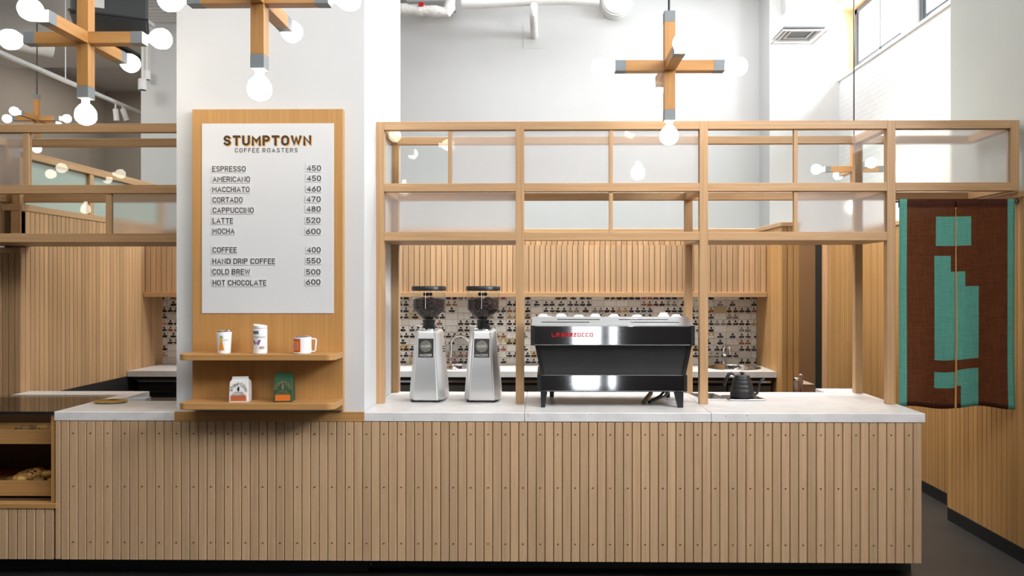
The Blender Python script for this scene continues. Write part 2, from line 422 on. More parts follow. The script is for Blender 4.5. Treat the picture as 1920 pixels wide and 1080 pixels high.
    m3 = N(nt, 'ShaderNodeMix', data_type='RGBA'); nt.links.new(g, m3.inputs['Factor']); nt.links.new(m2.outputs['Result'], m3.inputs['A']); m3.inputs['B'].default_value = (0.33, 0.31, 0.28, 1)
    nt.links.new(m3.outputs['Result'], p.inputs['Base Color']); p.inputs['Roughness'].default_value = 0.25
    return m
tile_m = tile_mat()

def cloth_mat(name, rgb, var, see):
    m = bpy.data.materials.new(name); m.use_nodes = True; nt = m.node_tree
    p = nt.nodes['Principled BSDF']; out = nt.nodes['Material Output']
    tc = N(nt, 'ShaderNodeTexCoord'); mp = N(nt, 'ShaderNodeMapping'); mp.inputs['Scale'].default_value = (12, 12, 260)
    mp2 = N(nt, 'ShaderNodeMapping'); mp2.inputs['Scale'].default_value = (260, 12, 12)
    n1 = N(nt, 'ShaderNodeTexNoise'); n2 = N(nt, 'ShaderNodeTexNoise')
    for n, q in ((n1, mp), (n2, mp2)):
        n.inputs['Scale'].default_value = 1; n.inputs['Detail'].default_value = 3
        nt.links.new(tc.outputs['Object'], q.inputs[0]); nt.links.new(q.outputs[0], n.inputs['Vector'])
    av = N(nt, 'ShaderNodeMath', operation='ADD'); nt.links.new(n1.outputs['Fac'], av.inputs[0]); nt.links.new(n2.outputs['Fac'], av.inputs[1])
    mr = N(nt, 'ShaderNodeMapRange'); mr.inputs['From Min'].default_value = 0.7; mr.inputs['From Max'].default_value = 1.3
    mr.inputs['To Min'].default_value = 1 - var; mr.inputs['To Max'].default_value = 1 + var
    nt.links.new(av.outputs[0], mr.inputs['Value'])
    hs = N(nt, 'ShaderNodeHueSaturation'); hs.inputs['Color'].default_value = (*rgb, 1); nt.links.new(mr.outputs[0], hs.inputs['Value'])
    nt.links.new(hs.outputs[0], p.inputs['Base Color']); p.inputs['Roughness'].default_value = 0.9
    p.inputs['Specular IOR Level'].default_value = 0.1
    tl = N(nt, 'ShaderNodeBsdfTranslucent'); nt.links.new(hs.outputs[0], tl.inputs['Color'])
    tr = N(nt, 'ShaderNodeBsdfTransparent')
    a = N(nt, 'ShaderNodeMixShader'); a.inputs[0].default_value = 0.25; nt.links.new(p.outputs[0], a.inputs[1]); nt.links.new(tl.outputs[0], a.inputs[2])
    b = N(nt, 'ShaderNodeMixShader')
    mr2 = N(nt, 'ShaderNodeMapRange'); mr2.inputs['From Min'].default_value = 0.75; mr2.inputs['From Max'].default_value = 1.25
    mr2.inputs['To Min'].default_value = see * 1.8; mr2.inputs['To Max'].default_value = see * 0.2
    nt.links.new(av.outputs[0], mr2.inputs['Value']); nt.links.new(mr2.outputs[0], b.inputs[0])
    nt.links.new(a.outputs[0], b.inputs[1]); nt.links.new(tr.outputs[0], b.inputs[2]); nt.links.new(b.outputs[0], out.inputs[0])
    return m
noren_brown = cloth_mat('brown_linen', (0.15, 0.05, 0.02), 0.3, 0.06)
noren_green = cloth_mat('green_linen', (0.145, 0.45, 0.365), 0.16, 0.04)
noren_hem = cloth_mat('brown_hem', (0.085, 0.03, 0.018), 0.25, 0.01)

def bean_mat():
    m, nt, p = mat_new('coffee_beans')
    tc = N(nt, 'ShaderNodeTexCoord'); v = N(nt, 'ShaderNodeTexVoronoi'); v.inputs['Scale'].default_value = 110
    nt.links.new(tc.outputs['Object'], v.inputs['Vector'])
    cr = N(nt, 'ShaderNodeValToRGB'); cr.color_ramp.elements[0].color = (0.12, 0.055, 0.045, 1); cr.color_ramp.elements[1].color = (0.010, 0.004, 0.004, 1)
    cr.color_ramp.elements[1].position = 0.6
    nt.links.new(v.outputs['Distance'], cr.inputs['Fac']); nt.links.new(cr.outputs[0], p.inputs['Base Color'])
    bp = N(nt, 'ShaderNodeBump'); bp.invert = True; bp.inputs['Strength'].default_value = 1.0; bp.inputs['Distance'].default_value = 0.006
    nt.links.new(v.outputs['Distance'], bp.inputs['Height']); nt.links.new(bp.outputs['Normal'], p.inputs['Normal'])
    p.inputs['Roughness'].default_value = 0.42
    p.inputs['Specular IOR Level'].default_value = 0.3
    return m
beans_m = bean_mat()
def pastry_mat(name, a, b):
    m, nt, p = mat_new(name)
    tc = N(nt, 'ShaderNodeTexCoord'); nz = N(nt, 'ShaderNodeTexNoise'); nz.inputs['Scale'].default_value = 45; nz.inputs['Detail'].default_value = 5
    nt.links.new(tc.outputs['Object'], nz.inputs['Vector'])
    cr = N(nt, 'ShaderNodeValToRGB'); cr.color_ramp.elements[0].color = (*a, 1); cr.color_ramp.elements[1].color = (*b, 1)
    cr.color_ramp.elements[0].position = 0.35; cr.color_ramp.elements[1].position = 0.65
    nt.links.new(nz.outputs['Fac'], cr.inputs['Fac']); nt.links.new(cr.outputs[0], p.inputs['Base Color'])
    bp = N(nt, 'ShaderNodeBump'); bp.inputs['Strength'].default_value = 0.5; bp.inputs['Distance'].default_value = 0.006
    nt.links.new(nz.outputs['Fac'], bp.inputs['Height']); nt.links.new(bp.outputs['Normal'], p.inputs['Normal'])
    p.inputs['Roughness'].default_value = 0.45
    return m
golden = pastry_mat('golden_pastry', (0.36, 0.16, 0.03), (0.72, 0.42, 0.12))
darkbun = pastry_mat('dark_pastry', (0.12, 0.06, 0.02), (0.38, 0.21, 0.07))
choc = plain('chocolate', (0.03, 0.012, 0.006), 0.4)

# ------------------------------------------------------------------ text
# plain sans capitals drawn as strokes of even weight
def _arc(cx, cy, rx, ry, a0, a1, n=10):
    return [(cx + rx * math.cos(math.radians(a0 + (a1 - a0) * i / n)), cy + ry * math.sin(math.radians(a0 + (a1 - a0) * i / n))) for i in range(n + 1)]
def glyph(c):
    """(width, centre-line strokes) in a box 1 high"""
    W = .56
    if c == 'A': return .66, [[(0, 0), (.33, 1), (.66, 0)], [(.12, .32), (.54, .32)]]
    if c == 'B': return W, [[(0, 0), (0, 1)], [(0, 1), (.3, 1)] + _arc(.3, .76, .22, .24, 90, -90) + [(0, .52)], [(0, .52), (.3, .52)] + _arc(.3, .26, .26, .26, 90, -90) + [(0, 0)]]
    if c == 'C': return W, [_arc(.30, .70, .30, .30, 20, 180) + _arc(.30, .30, .30, .30, 180, 340)]
    if c == 'D': return .58, [[(0, 0), (0, 1)], [(0, 1), (.28, 1)] + _arc(.28, .68, .30, .32, 90, 0) + _arc(.28, .32, .30, .32, 0, -90) + [(0, 0)]]
    if c == 'E': return .48, [[(.48, 1), (0, 1), (0, 0), (.48, 0)], [(0, .52), (.42, .52)]]
    if c == 'F': return .47, [[(.47, 1), (0, 1), (0, 0)], [(0, .52), (.41, .52)]]
    if c == 'H': return .57, [[(0, 0), (0, 1)], [(.57, 0), (.57, 1)], [(0, .52), (.57, .52)]]
    if c == 'I': return .02, [[(.01, 0), (.01, 1)]]
    if c == 'L': return .46, [[(0, 1), (0, 0), (.46, 0)]]
    if c == 'M': return .72, [[(0, 0), (0, 1), (.36, .38), (.72, 1), (.72, 0)]]
    if c == 'N': return .60, [[(0, 0), (0, 1), (.60, 0), (.60, 1)]]
    if c in 'O0':
        w = .60 if c == 'O' else .54; h = w / 2
        return w, [_arc(h, .68, h, .32, 0, 180) + _arc(h, .32, h, .32, 180, 360) + [(w, .68)]]
    if c == 'P': return .54, [[(0, 0), (0, 1)], [(0, 1), (.30, 1)] + _arc(.30, .74, .24, .26, 90, -90) + [(0, .48)]]
    if c == 'R': return .56, [[(0, 0), (0, 1)], [(0, 1), (.30, 1)] + _arc(.30, .74, .24, .26, 90, -90) + [(0, .48)], [(.30, .48), (.56, 0)]]
    if c == 'S': return .54, [_arc(.27, .75, .26, .25, 25, 270) + _arc(.27, .25, .27, .25, 90, -155)]
    if c == 'T': return .58, [[(0, 1), (.58, 1)], [(.29, 1), (.29, 0)]]
    if c == 'U': return .58, [[(0, 1), (0, .30)] + _arc(.29, .30, .29, .30, 180, 360) + [(.58, 1)]]
    if c == 'W': return .88, [[(0, 1), (.22, 0), (.44, .85), (.66, 0), (.88, 1)]]
    if c == 'Z': return .54, [[(0, 1), (.54, 1), (0, 0), (.54, 0)]]
    if c == '2': return .52, [_arc(.26, .74, .26, .26, 165, -35) + [(0, 0), (.52, 0)]]
    if c == '4': return .56, [[(.42, 0), (.42, 1), (0, .28), (.56, .28)]]
    if c == '5': return .53, [[(.48, 1), (.06, 1), (.03, .52)] + _arc(.25, .31, .28, .31, 125, -150)]
    if c == '6': return .54, [[(.42, 1), (.05, .48)], _arc(.27, .31, .27, .31, 0, 360)]
    if c == '7': return .52, [[(0, 1), (.52, 1), (.16, 0)]]
    if c == '8': return .53, [_arc(.265, .76, .22, .24, 0, 360), _arc(.265, .27, .265, .27, 0, 360)]
    return .3, []
def stroke_text(body, wt=.14, gap=.17):
    """flat lettering in the x-y plane, 1 high overall, as strips with mitred corners"""
    b = bmesh.new(); x0 = 0.0; h = 1 - wt
    for ch in body:
        if ch == ' ': x0 += .42; continue
        W, strokes = glyph(ch)
        for ki, st in enumerate(strokes):
            zk = .15 * ki + .05 * (len(b.verts) % 2)
            p = [Vector((x0 + wt / 2 + q[0], wt / 2 + q[1] * h)) for q in st]
            p = [q for i, q in enumerate(p) if i == 0 or (q - p[i - 1]).length > 1e-4]
            L, R = [], []
            closed = (p[0] - p[-1]).length < 1e-3
            for i, q in enumerate(p):
                a = (p[i] - p[i - 1]).normalized() if i > 0 else ((p[-1] - p[-2]).normalized() if closed else (p[1] - p[0]).normalized())
                c = (p[i + 1] - p[i]).normalized() if i < len(p) - 1 else ((p[1] - p[0]).normalized() if closed else a)
                n1 = Vector((-a.y, a.x)); n2 = Vector((-c.y, c.x)); m = n1 + n2
                m = m.normalized() if m.length > 1e-4 else n1
                k = min(1.9, 1 / max(.3, m.dot(n1)))
                e = Vector((0, 0))
                if not closed and i == 0: e = -c * wt * .5
                if not closed and i == len(p) - 1: e = a * wt * .5
                L.append(b.verts.new((*(q + e + m * wt / 2 * k), zk))); R.append(b.verts.new((*(q + e - m * wt / 2 * k), zk)))
            for i in range(len(p) - 1): b.faces.new((R[i], R[i + 1], L[i + 1], L[i]))
        x0 += W + wt + gap
    for v in b.verts: v.co.y = min(1.0, max(0.0, v.co.y))
    return b
def fit_text(body, u0, u1, v0, v1, Y, depth, wt=.14, gap=.17):
    """lettering on the plane at depth Y filling a pixel rectangle; stands proud by depth"""
    b = stroke_text(body, wt, gap)
    r = bmesh.ops.extrude_face_region(b, geom=b.faces[:])
    for q in r['geom']:
        if isinstance(q, bmesh.types.BMVert): q.co.z += 1
    xs = [v.co.x for v in b.verts]
    X0, Z1 = at(u0, v0, Y); X1, Z0 = at(u1, v1, Y)
    a, bb = min(xs), max(xs)
    for v in b.verts:
        v.co = (X0 + (v.co.x - a) / (bb - a) * (X1 - X0), Y - depth * v.co.z, Z0 + v.co.y * (Z1 - Z0))
    bmesh.ops.recalc_face_normals(b, faces=b.faces[:])
    return b

# ------------------------------------------------------------------ key depths
YC0, YC1 = 4.37, 5.235           # counter front and back edge
YF, YB = 4.70, 5.18              # front faces of the two screen frames
YK0, YK1 = 6.46, 7.08            # back counter front edge and tiled wall
ZC = 0.95                        # counter height
COLX0, COLX1 = ax(331, 4.39), ax(683, 4.39)
WLX, WRX, CEIL = -8.9, 3.6, 5.62
YBACK, YFAR, YFRONT = 9.9, 15.6, -3.2

# ------------------------------------------------------------------ room shell
struct('floor', BM().box(WLX - .2, WRX + .4, YFRONT - .2, YFAR + .2, -0.1, 0), concrete_m, 'dark grey polished concrete floor in front of and behind the counter', 'floor')
cb = BM()
cb.box(WLX - .2, WRX + .8, YFRONT - .2, YFAR + .2, CEIL, CEIL + .1)
struct('ceiling', cb, ceil_m, 'pale painted ceiling high above the counters', 'ceiling')
struct('wall_left', BM().box(WLX - .15, WLX, YFRONT, YFAR, 0, CEIL), beige_wall, 'beige side wall of the seating room beyond the left screen', 'wall')
struct('wall_far', BM().box(WLX, ax(286, YBACK), YFAR, YFAR + .15, 0, CEIL), beige_wall, 'beige end wall of the room beyond the left screen', 'wall')
struct('wall_back', BM().box(ax(286, YBACK), WRX + .4, YBACK, YBACK + .2, 0, CEIL), white_wall, 'white rear wall rising behind the panelled bar', 'wall')
struct('wall_corner', BM().box(ax(1443, 9.45), WRX + .05, 9.45, YBACK, 0, CEIL), white_wall, 'white pier in the rear corner beside the high window', 'wall')
struct('wall_bay', BM().box(ax(286, YBACK) - 0.15, ax(286, YBACK), YBACK, YFAR, 0, CEIL), white_wall, 'return wall at the end of the white rear wall', 'wall')

# front wall behind the camera with two glazed strips (seen in the steel)
fw = BM()
y0, y1 = YFRONT - .2, YFRONT
for a, b_, c, d in ((WLX, .48, 0, CEIL), (.90, 1.056, 0, CEIL), (1.16, WRX, 0, CEIL), (.48, .90, 2.42, CEIL), (1.056, 1.16, 2.42, CEIL)):
    fw.box(a, b_, y0, y1, c, d)
struct('wall_front', fw, front_m, 'dark wall behind the viewer with two tall glazed strips', 'wall')
# right wall, painted brick, openings for the clerestory and the side window
WZ0, WZ1, WY0, WY1 = 4.15, 5.12, 6.1, 9.75
rw = BM()
x0, x1 = WRX, WRX + .36
rw.box(x0, x1, 5.3, YBACK, 0, WZ0); rw.box(x0, x1, 5.3, YBACK, WZ1, CEIL)
rw.box(x0, x1, 5.3, WY0, WZ0, WZ1); rw.box(x0, x1, WY1, YBACK, WZ0, WZ1)
rw.box(x0, x1, 3.3, 5.3, 0, CEIL)
rw.box(x0, x1, YFRONT, 3.3, 0, 3.2); rw.box(x0, x1, YFRONT, 3.3, 5.0, CEIL); rw.box(x0, x1, YFRONT, 0.4, 3.2, 5.0); rw.box(x0, x1, 3.2, 3.3, 3.2, 5.0)
struct('wall_right', rw, brick_m, 'white painted brick wall below the high window', 'wall')
struct('wall_right_pier', BM().box(2.905, WRX, 3.35, 5.55, 0, CEIL), plain('shaded_white_paint', (0.55, 0.59, 0.565), 0.75, noise=0.015, scale=3), 'pale wall above the panelling at the end of the screen', 'wall')  # white wall; its grey-green shade is put into the paint colour

# clerestory window with oak lined reveal and dark grey frames
w1 = thing('window_1', 'high dark framed window in the white brick wall', 'window', (WRX, 7.9, WZ0), kind='structure')
lin = BM()
lin.box(WRX - .005, WRX + .34, WY1 - .03, WY1, WZ0, WZ1); lin.box(WRX - .005, WRX + .34, WY0, WY0 + .03, WZ0, WZ1)
lin.box(WRX - .005, WRX + .34, WY0, WY1, WZ1 - .03, WZ1)
obj('reveal', lin, oak['Z'], w1)
obj('sill', BM().box(WRX - .02, WRX + .34, WY0, WY1, WZ0 - .005, WZ0 + .025), white_gloss, w1)
for (a, b_) in ((8.26, 9.69), (6.12, 8.02)):
    fr = BM(); X0, X1 = WRX + .28, WRX + .34
    fr.box(X0, X1, a, a + .08, WZ0 + .02, WZ1 - .03); fr.box(X0, X1, b_ - .08, b_, WZ0 + .02, WZ1 - .03)
    fr.box(X0, X1, a, b_, WZ0 + .02, WZ0 + .07); fr.box(X0, X1, a, b_, WZ1 - .09, WZ1 - .03)
    f_o = obj('frame', fr, window_grey, w1)
    ib = BM()
    ib.box(X0 + .01, X1, a + .08, a + .12, WZ0 + .07, WZ1 - .09); ib.box(X0 + .01, X1, b_ - .12, b_ - .08, WZ0 + .07, WZ1 - .09)
    ib.box(X0 + .01, X1, a + .12, b_ - .12, WZ0 + .25, WZ0 + .275); ib.box(X0 + .01, X1, (a + b_) / 2 - .012, (a + b_) / 2 + .012, WZ0 + .07, WZ1 - .09)
    obj('glazing_bars', ib, window_grey, f_o)
    obj('pane', BM().box(X0 + .03, X0 + .036, a + .08, b_ - .08, WZ0 + .07, WZ1 - .09), window_glass_m, f_o)
obj('mullion', BM().box(WRX + .2, WRX + .34, 8.02, 8.26, WZ0 + .02, WZ1 - .03), white_wall, w1)

# ------------------------------------------------------------------ white column and its oak base trim
struct('column', BM().box(COLX0, COLX1, 4.39, 5.5, .897, CEIL).box(COLX0, COLX1, 4.6, 5.5, 0, .897), white_wall, 'white square column carrying the menu board', 'column')
struct('trim_1', BM().box(ax(326.5, YC0), ax(682.5, YC0), YC0 + .001, 4.389, 0.897, 0.951, .001), board_oak_x, 'oak trim strip along the foot of the white column', 'trim')

# ------------------------------------------------------------------ plank cladding
def planks(bm, axis, a0, a1, z0, z1, face, into, pitch=0.049, gap=0.004, th=0.014, ch=0.0025):
    """vertical boards side by side; axis 'X' or 'Y'; face = plane of the front, into = +1/-1 direction into the wall"""
    n = max(1, round((a1 - a0) / pitch)); p = (a1 - a0) / n
    out = []
    for i in range(n):
        s, e = a0 + i * p + gap / 2, a0 + (i + 1) * p - gap / 2
        f0, f1 = face, face + into * th
        pts = [(s, f1), (s, f0 + into * ch), (s + ch, f0), (e - ch, f0), (e, f0 + into * ch), (e, f1)]
        if axis == 'Y': pts = [(q, r) for r, q in pts]
        bm.prism(pts, z0, z1, 'Z')
        out.append((s + e) / 2)
    return out

# left inner wall: boards, cap, mint glass screen on top
LX, LY0 = -3.5, 5.14
wl = struct('wall_inner_left', BM().box(LX - .12, LX - .0135, LY0 + .0135, YK1, 0, 2.17), groove, 'oak boarded side wall behind the counter under mint glass', 'wall')
pb = BM(); planks(pb, 'Y', LY0, YK1, 0.906, 2.172, LX, -1); planks(pb, 'X', -3.80, LX - .001, 0.1, 1.885, LY0, 1, .042); obj('boards', pb, oak['Z'], wl)
obj('end_cap_board', BM().box(-3.81, LX + .004, LY0 - .012, LY0 + .04, 1.885, 1.925, .002), oak['X'], wl)
obj('cap', BM().box(LX - .13, LX + .008, LY0, YK1, 2.172, 2.215, .003), oak['Y'], wl)
obj('steel_skirting', BM().box(LX - .0135, LX + .004, 5.25, YK1, 0.0, 0.905), dark_steel, wl)
obj('top_rail', BM().box(LX - .07, LX, YB + .06, YK1 + .1, 2.53, 2.585, .003), oak['Y'], wl)
for yy in (LY0, 5.94, YK1 - .02):
    obj('mullion', BM().box(LX - .06, LX - .005, yy, yy + .055, 2.215, 2.53, .002), oak['Z'], wl)
for a, b_ in ((LY0 + .055, 5.94), (5.995, YK1 - .02)):
    obj('glass_pane', BM().box(LX - .04, LX - .032, a, b_, 2.215, 2.53), mint_m, wl)
struct('wall_left_front', BM().box(-4.2, -3.505, LY0 + .0145, 5.3, 0, 1.88), groove, 'dark core behind the boarded end of the left side wall', 'wall')
obj('post', BM().box(-3.57, -3.5, LY0, LY0 + .05, 1.926, 2.17, .002), oak['Z'], wl)

# back inner wall: boards above, tiles below
BX0, BX1 = LX, 1.945
wb = struct('wall_inner_back', BM().box(BX0 - .12, BX1 + .15, YK1 + .013, YK1 + .14, 0, 2.15), groove, 'low panelled wall behind the back counter', 'wall')
pb = BM(); planks(pb, 'X', BX0, BX1, 1.56, 2.15, YK1, 1); obj('boards', pb, oak['Z'], wb)
obj('cap', BM().box(BX0 - .12, BX1 + .15, YK1 - .012, YK1 + .15, 2.15, 2.187, .003), oak['X'], wb)
obj('tile_splashback', BM().box(BX0, BX1, YK1 - .006, YK1 + .012, 0.90, 1.60), tile_m, wb)

# right inner partition (end of the bar) and corridor behind it
RY0 = 6.33
wr = struct('wall_inner_right', BM().box(1.959, 2.076, RY0 + .013, YK1 + .13, 0, 2.15), groove, 'boarded oak partition at the end of the back counter', 'wall')
pb = BM(); planks(pb, 'Y', RY0, YK1, 0.1, 2.15, 1.945, 1); planks(pb, 'X', 1.945, 2.09, 0.1, 2.15, RY0, 1); planks(pb, 'Y', RY0, YK1 + .13, 0.1, 2.15, 2.09, -1)
obj('boards', pb, wall_oak, wr)
obj('cap', BM().box(1.935, 2.10, RY0 - .012, YK1 - .0125, 2.15, 2.187, .003), oak['Y'], wr)
wc = struct('wall_corridor', BM().box(1.2, 3.08, 8.42, 8.5, 0, 2.15), bronze_door, 'dark bronze panel closing the corridor behind the bar', 'wall')
obj('dark_gap', BM().box(ax(1529, 8.42), ax(1540, 8.42), 8.405, 8.42, 0, 2.15), black_matte, wc)
obj('edge_trim', BM().box(ax(1540, 8.42), ax(1548.5, 8.42), 8.38, 8.42, 0, 2.15), oak['Z'], wc)
obj('cap', BM().box(1.2, 3.08, 8.40, 8.51, 2.15, 2.187), oak['X'], wc)

# right boarded walls with black baseboards
RX = 3.07
w3 = struct('wall_corridor_right', BM().box(RX + .0135, RX + .12, 5.56, 8.42, 0, 2.19), groove, 'boarded oak side wall beyond the hanging curtain', 'wall')
pb = BM(); planks(pb, 'Y', 5.56, 8.38, 0.09, 2.19, RX, 1); obj('boards', pb, wall_oak, w3)
obj('cap', BM().box(RX - .01, RX + .13, 5.56, 8.42, 2.19, 2.228, .003), oak['Y'], w3)
NX = 2.885
w4 = struct('wall_right_front', BM().box(NX + .0135, 2.9045, 3.4, 5.55, 0, 2.20), groove, 'boarded oak wall beside the passage with the curtain', 'wall')
pb = BM(); planks(pb, 'Y', 3.4, 5.549, 0.09, 2.20, NX, 1, .054); planks(pb, 'X', NX, RX + .1, 0.09, 2.2, 5.565, -1); obj('boards', pb, wall_oak, w4)
obj('cap', BM().box(NX - .012, 2.9045, 3.4, 5.57, 2.20, 2.238, .003), oak['Y'], w4)
struct('baseboard_right', BM().box(NX - .003, NX + .013, 3.4, 5.549, 0, .088), black_matte, 'black baseboard under the boarded wall at the passage', 'baseboard')
struct('baseboard_corridor', BM().box(RX - .003, RX + .013, 5.57, 8.38, 0, .088), black_matte, 'black baseboard along the corridor wall past the counter end', 'baseboard')

# ------------------------------------------------------------------ service counter
CXL, CXR = ax(101, YC0), ax(1735.5, YC0)
PXL, PXR = ax(103, YC0), ax(1729.5, YC0)
sc_ = thing('service_counter', 'long oak boarded front counter with rows of small screws', 'counter', (0, YC0, 0))
obj('carcass', BM().box(PXL + .02, PXR - .014, YC0 + .02, YC0 + .08, .108, .895).box(COLX1 + .02, PXR - .014, YC0 + .08, 5.2, .108, .895), groove, sc_)
pb = BM()
cent = planks(pb, 'X', PXL + .03, PXR, .108, .896, YC0 + .003, 1, .0491, .0036, .016, .0028)
planks(pb, 'Y', YC0 + .02, 5.2, .108, .896, PXR, -1, .0491)
obj('boards', pb, counter_oak, sc_)
obj('corner_post', BM().box(PXL, PXL + .028, YC0 + .003, YC0 + .05, .108, .896, .002), counter_oak, sc_)
obj('toe_kick', BM().box(PXL - .0, COLX1, 4.50, 4.54, 0, .107).box(COLX1, ax(1707, 4.57), 4.565, 5.18, 0, .107), black_matte, sc_)
# screws: every second board, three rows
scr = BM().lathe([(.0042, 0), (.0042, .0022), (.0025, .0036)], seg=10)
scr_m = bpy.data.meshes.new('screw'); scr.b.transform(Matrix.Rotation(PI / 2, 4, 'X')); scr.b.to_mesh(scr_m); scr.b.free(); scr_m.materials.append(plain('bronze_screw', (0.10, 0.06, 0.03), 0.35, 1.0))
pts = [(x, z) for i, x in enumerate(cent) if i % 2 == 1 for z in (0.827, 0.525, 0.207)]
pts.sort(key=lambda p: (abs(p[0] - .6), p[1]))
for x, z in pts[:100]:
    o = bpy.data.objects.new('screw', scr_m); COL.objects.link(o); o.parent = sc_; o.location = (x, .003, z)
rest = BM()
for x, z in pts[100:]:
    t = bmesh.new(); t.from_mesh(scr_m); rest.merge(t, Matrix.Translation((x, YC0 + .003, z)))
o = obj('screws', rest, scr_m.materials[0], sc_); o['kind'] = 'stuff'

# stone worktop, four slabs
def slab(name, x0, x1, y0, y1, label, extra=None):
    b = BM().box(x0, x1, y0, y1, .898, ZC, .003)
    if extra: extra(b)
    return tag(obj(name, b, stone_m), label, 'countertop', 'slabs of the front worktop')
xs1, xs2, xs3 = COLX1 + .002, ax(983, YC0), ax(1333.5, YC0)
slab('stone_slab', CXL, COLX0 - .003, YC0, 4.79, 'speckled white stone slab left of the column with a brass tray on it',
     lambda b: (b.box(CXL, CXL + .11, 4.79, 5.05, .898, ZC), b.box(-3.495, CXL + .11, 5.05, 5.225, .898, ZC)))
slab('stone_slab', xs1, xs2 - .001, YC0, YC1, 'speckled white stone slab under the two grinders')
slab('stone_slab', xs2 + .001, xs3 - .001, YC0, YC1, 'speckled white stone slab under the espresso machine')
slab('stone_slab', xs3 + .001, CXR, YC0, YC1, 'speckled white stone slab at the counter end under the kettle',
     lambda b: b.box(ax(1530, 5.41), CXR - .0, YC1 - .004, 5.42, .898, ZC))
obj_tray = BM(); 
tx, tz = at(205, 755, 4.70)
obj_tray.lathe([(.085, 0), (.098, .006), (.100, .012), (.094, .012), (.082, .005), (.0, .005)], (0, 0, 0), 40, Matrix.Translation((tx, 4.715, ZC + .001)) @ Matrix.Diagonal((1, .7, 1, 1)))
tag(obj('brass_tray', obj_tray, brass, None, True), 'small oval brass tray on the stone slab left of the column', 'tray')

# ------------------------------------------------------------------ oak and glass screens
def rail(parent, x0, x1, y, z0, z1, name='rail'): return obj(name, BM().box(x0, x1, y, y + .05, z0, z1, .002), oak['X'], parent)
def post(parent, xc, y, z0, z1, w=.051, name='post'): return obj(name, BM().box(xc - w / 2, xc + w / 2, y, y + .05, z0, z1, .002), oak['Z'], parent)
ZT, ZM, ZL = (2.6165, 2.667), (2.2405, 2.291), (1.942, 1.994)
scr_r = thing('timber_screen', 'pale oak screen of posts and glass panes standing on the counter', 'screen', (0.6, YF, ZC))
P = [ax((704 + 720) / 2, YF), ax((967 + 982.5) / 2, YF), ax((1312 + 1327.5) / 2, YF), ax((1663.5 + 1679.5) / 2, YF)]
PE = ax(1904, YF)
hw = .0255
for x in P: post(scr_r, x, YF, ZC, ZT[1])
post(scr_r, PE, YF, ZM[0], ZT[1])
for a, b_ in zip(P, P[1:]):
    for z in (ZT, ZM, ZL): rail(scr_r, a + hw, b_ - hw, YF, *z)
for z in (ZT, ZM): rail(scr_r, P[3] + hw, PE - hw, YF, *z)
# rear frame
post(scr_r, P[0], YB, ZC, ZT[1]); post(scr_r, P[2], YB, ZC, ZM[0]); post(scr_r, P[3], YB, ZC, ZT[1])
rail(scr_r, P[0] + hw, P[3] - hw, YB, *ZT); rail(scr_r, P[0] + hw, P[3] - hw, YB, *ZM)
rail(scr_r, P[3] + hw, PE + hw, YB, *ZT); rail(scr_r, P[3] + hw, PE + hw, YB, *ZM)
def drail(parent, x, z): return obj('cross_rail', BM().box(x - hw, x + hw, YF + .05, YB, z[0], z[1], .002), oak['Y'], parent)
for x, zz in ((P[0], (ZT, ZM, ZL)), (P[2], (ZM, ZL)), (P[3], (ZT, ZM, ZL)), (PE, (ZT, ZM))):
    for z in zz: drail(scr_r, x, z)
for a, b_ in ((P[0], P[1]), (P[2], P[3])):
    obj('soffit_board', BM().box(a + hw, b_ - hw, YF + .05, YB + .05, ZL[0], ZL[0] + .02, .001), oak['X'], scr_r)
def mull(parent, u, z0, z1, w=.023, Y=YF):
    x = ax(u, Y); obj('mullion', BM().box(x - w / 2, x + w / 2, Y + .012, Y + .04, z0, z1, .0015), oak['Z'], parent); return x
m1 = mull(scr_r, 843, ZM[1], ZT[0]); m2 = mull(scr_r, 1146, ZM[1], ZT[0]); m3 = mull(scr_r, 1493.5, ZM[1], ZT[0])
m4 = mull(scr_r, 1146, ZL[1], ZM[0]); m5 = mull(scr_r, 1493.5, ZL[1], ZM[0])
def pane(parent, x0, x1, z0, z1, frosted, Y=YF + .024):
    return obj('frosted_pane' if frosted else 'clear_pane', BM().box(x0, x1, Y, Y + .005, z0, z1), frost_m if frosted else glass_m, parent)
up, lo = (ZM[1], ZT[0]), (ZL[1], ZM[0])
h = .0115
for a, b_, z, fz in ((P[0] + hw, m1 - h, up, 0), (m1 + h, P[1] - hw, up, 1), (P[1] + hw, m2 - h, up, 1), (m2 + h, P[2] - hw, up, 1),
                     (P[2] + hw, m3 - h, up, 0), (m3 + h, P[3] - hw, up, 0), (P[3] + hw, PE - hw, up, 1),
                     (P[0] + hw, P[1] - hw, lo, 1), (P[1] + hw, m4 - h, lo, 0), (m4 + h, P[2] - hw, lo, 0), (P[2] + hw, m5 - h, lo, 0), (m5 + h, P[3] - hw, lo, 1)):
    pane(scr_r, a, b_, z[0], z[1], fz)
for x in (P[0], P[3]):
    obj('clear_pane', BM().box(x - .003, x + .003, YF + .05, YB, ZM[1], ZT[0]), glass_m, scr_r)

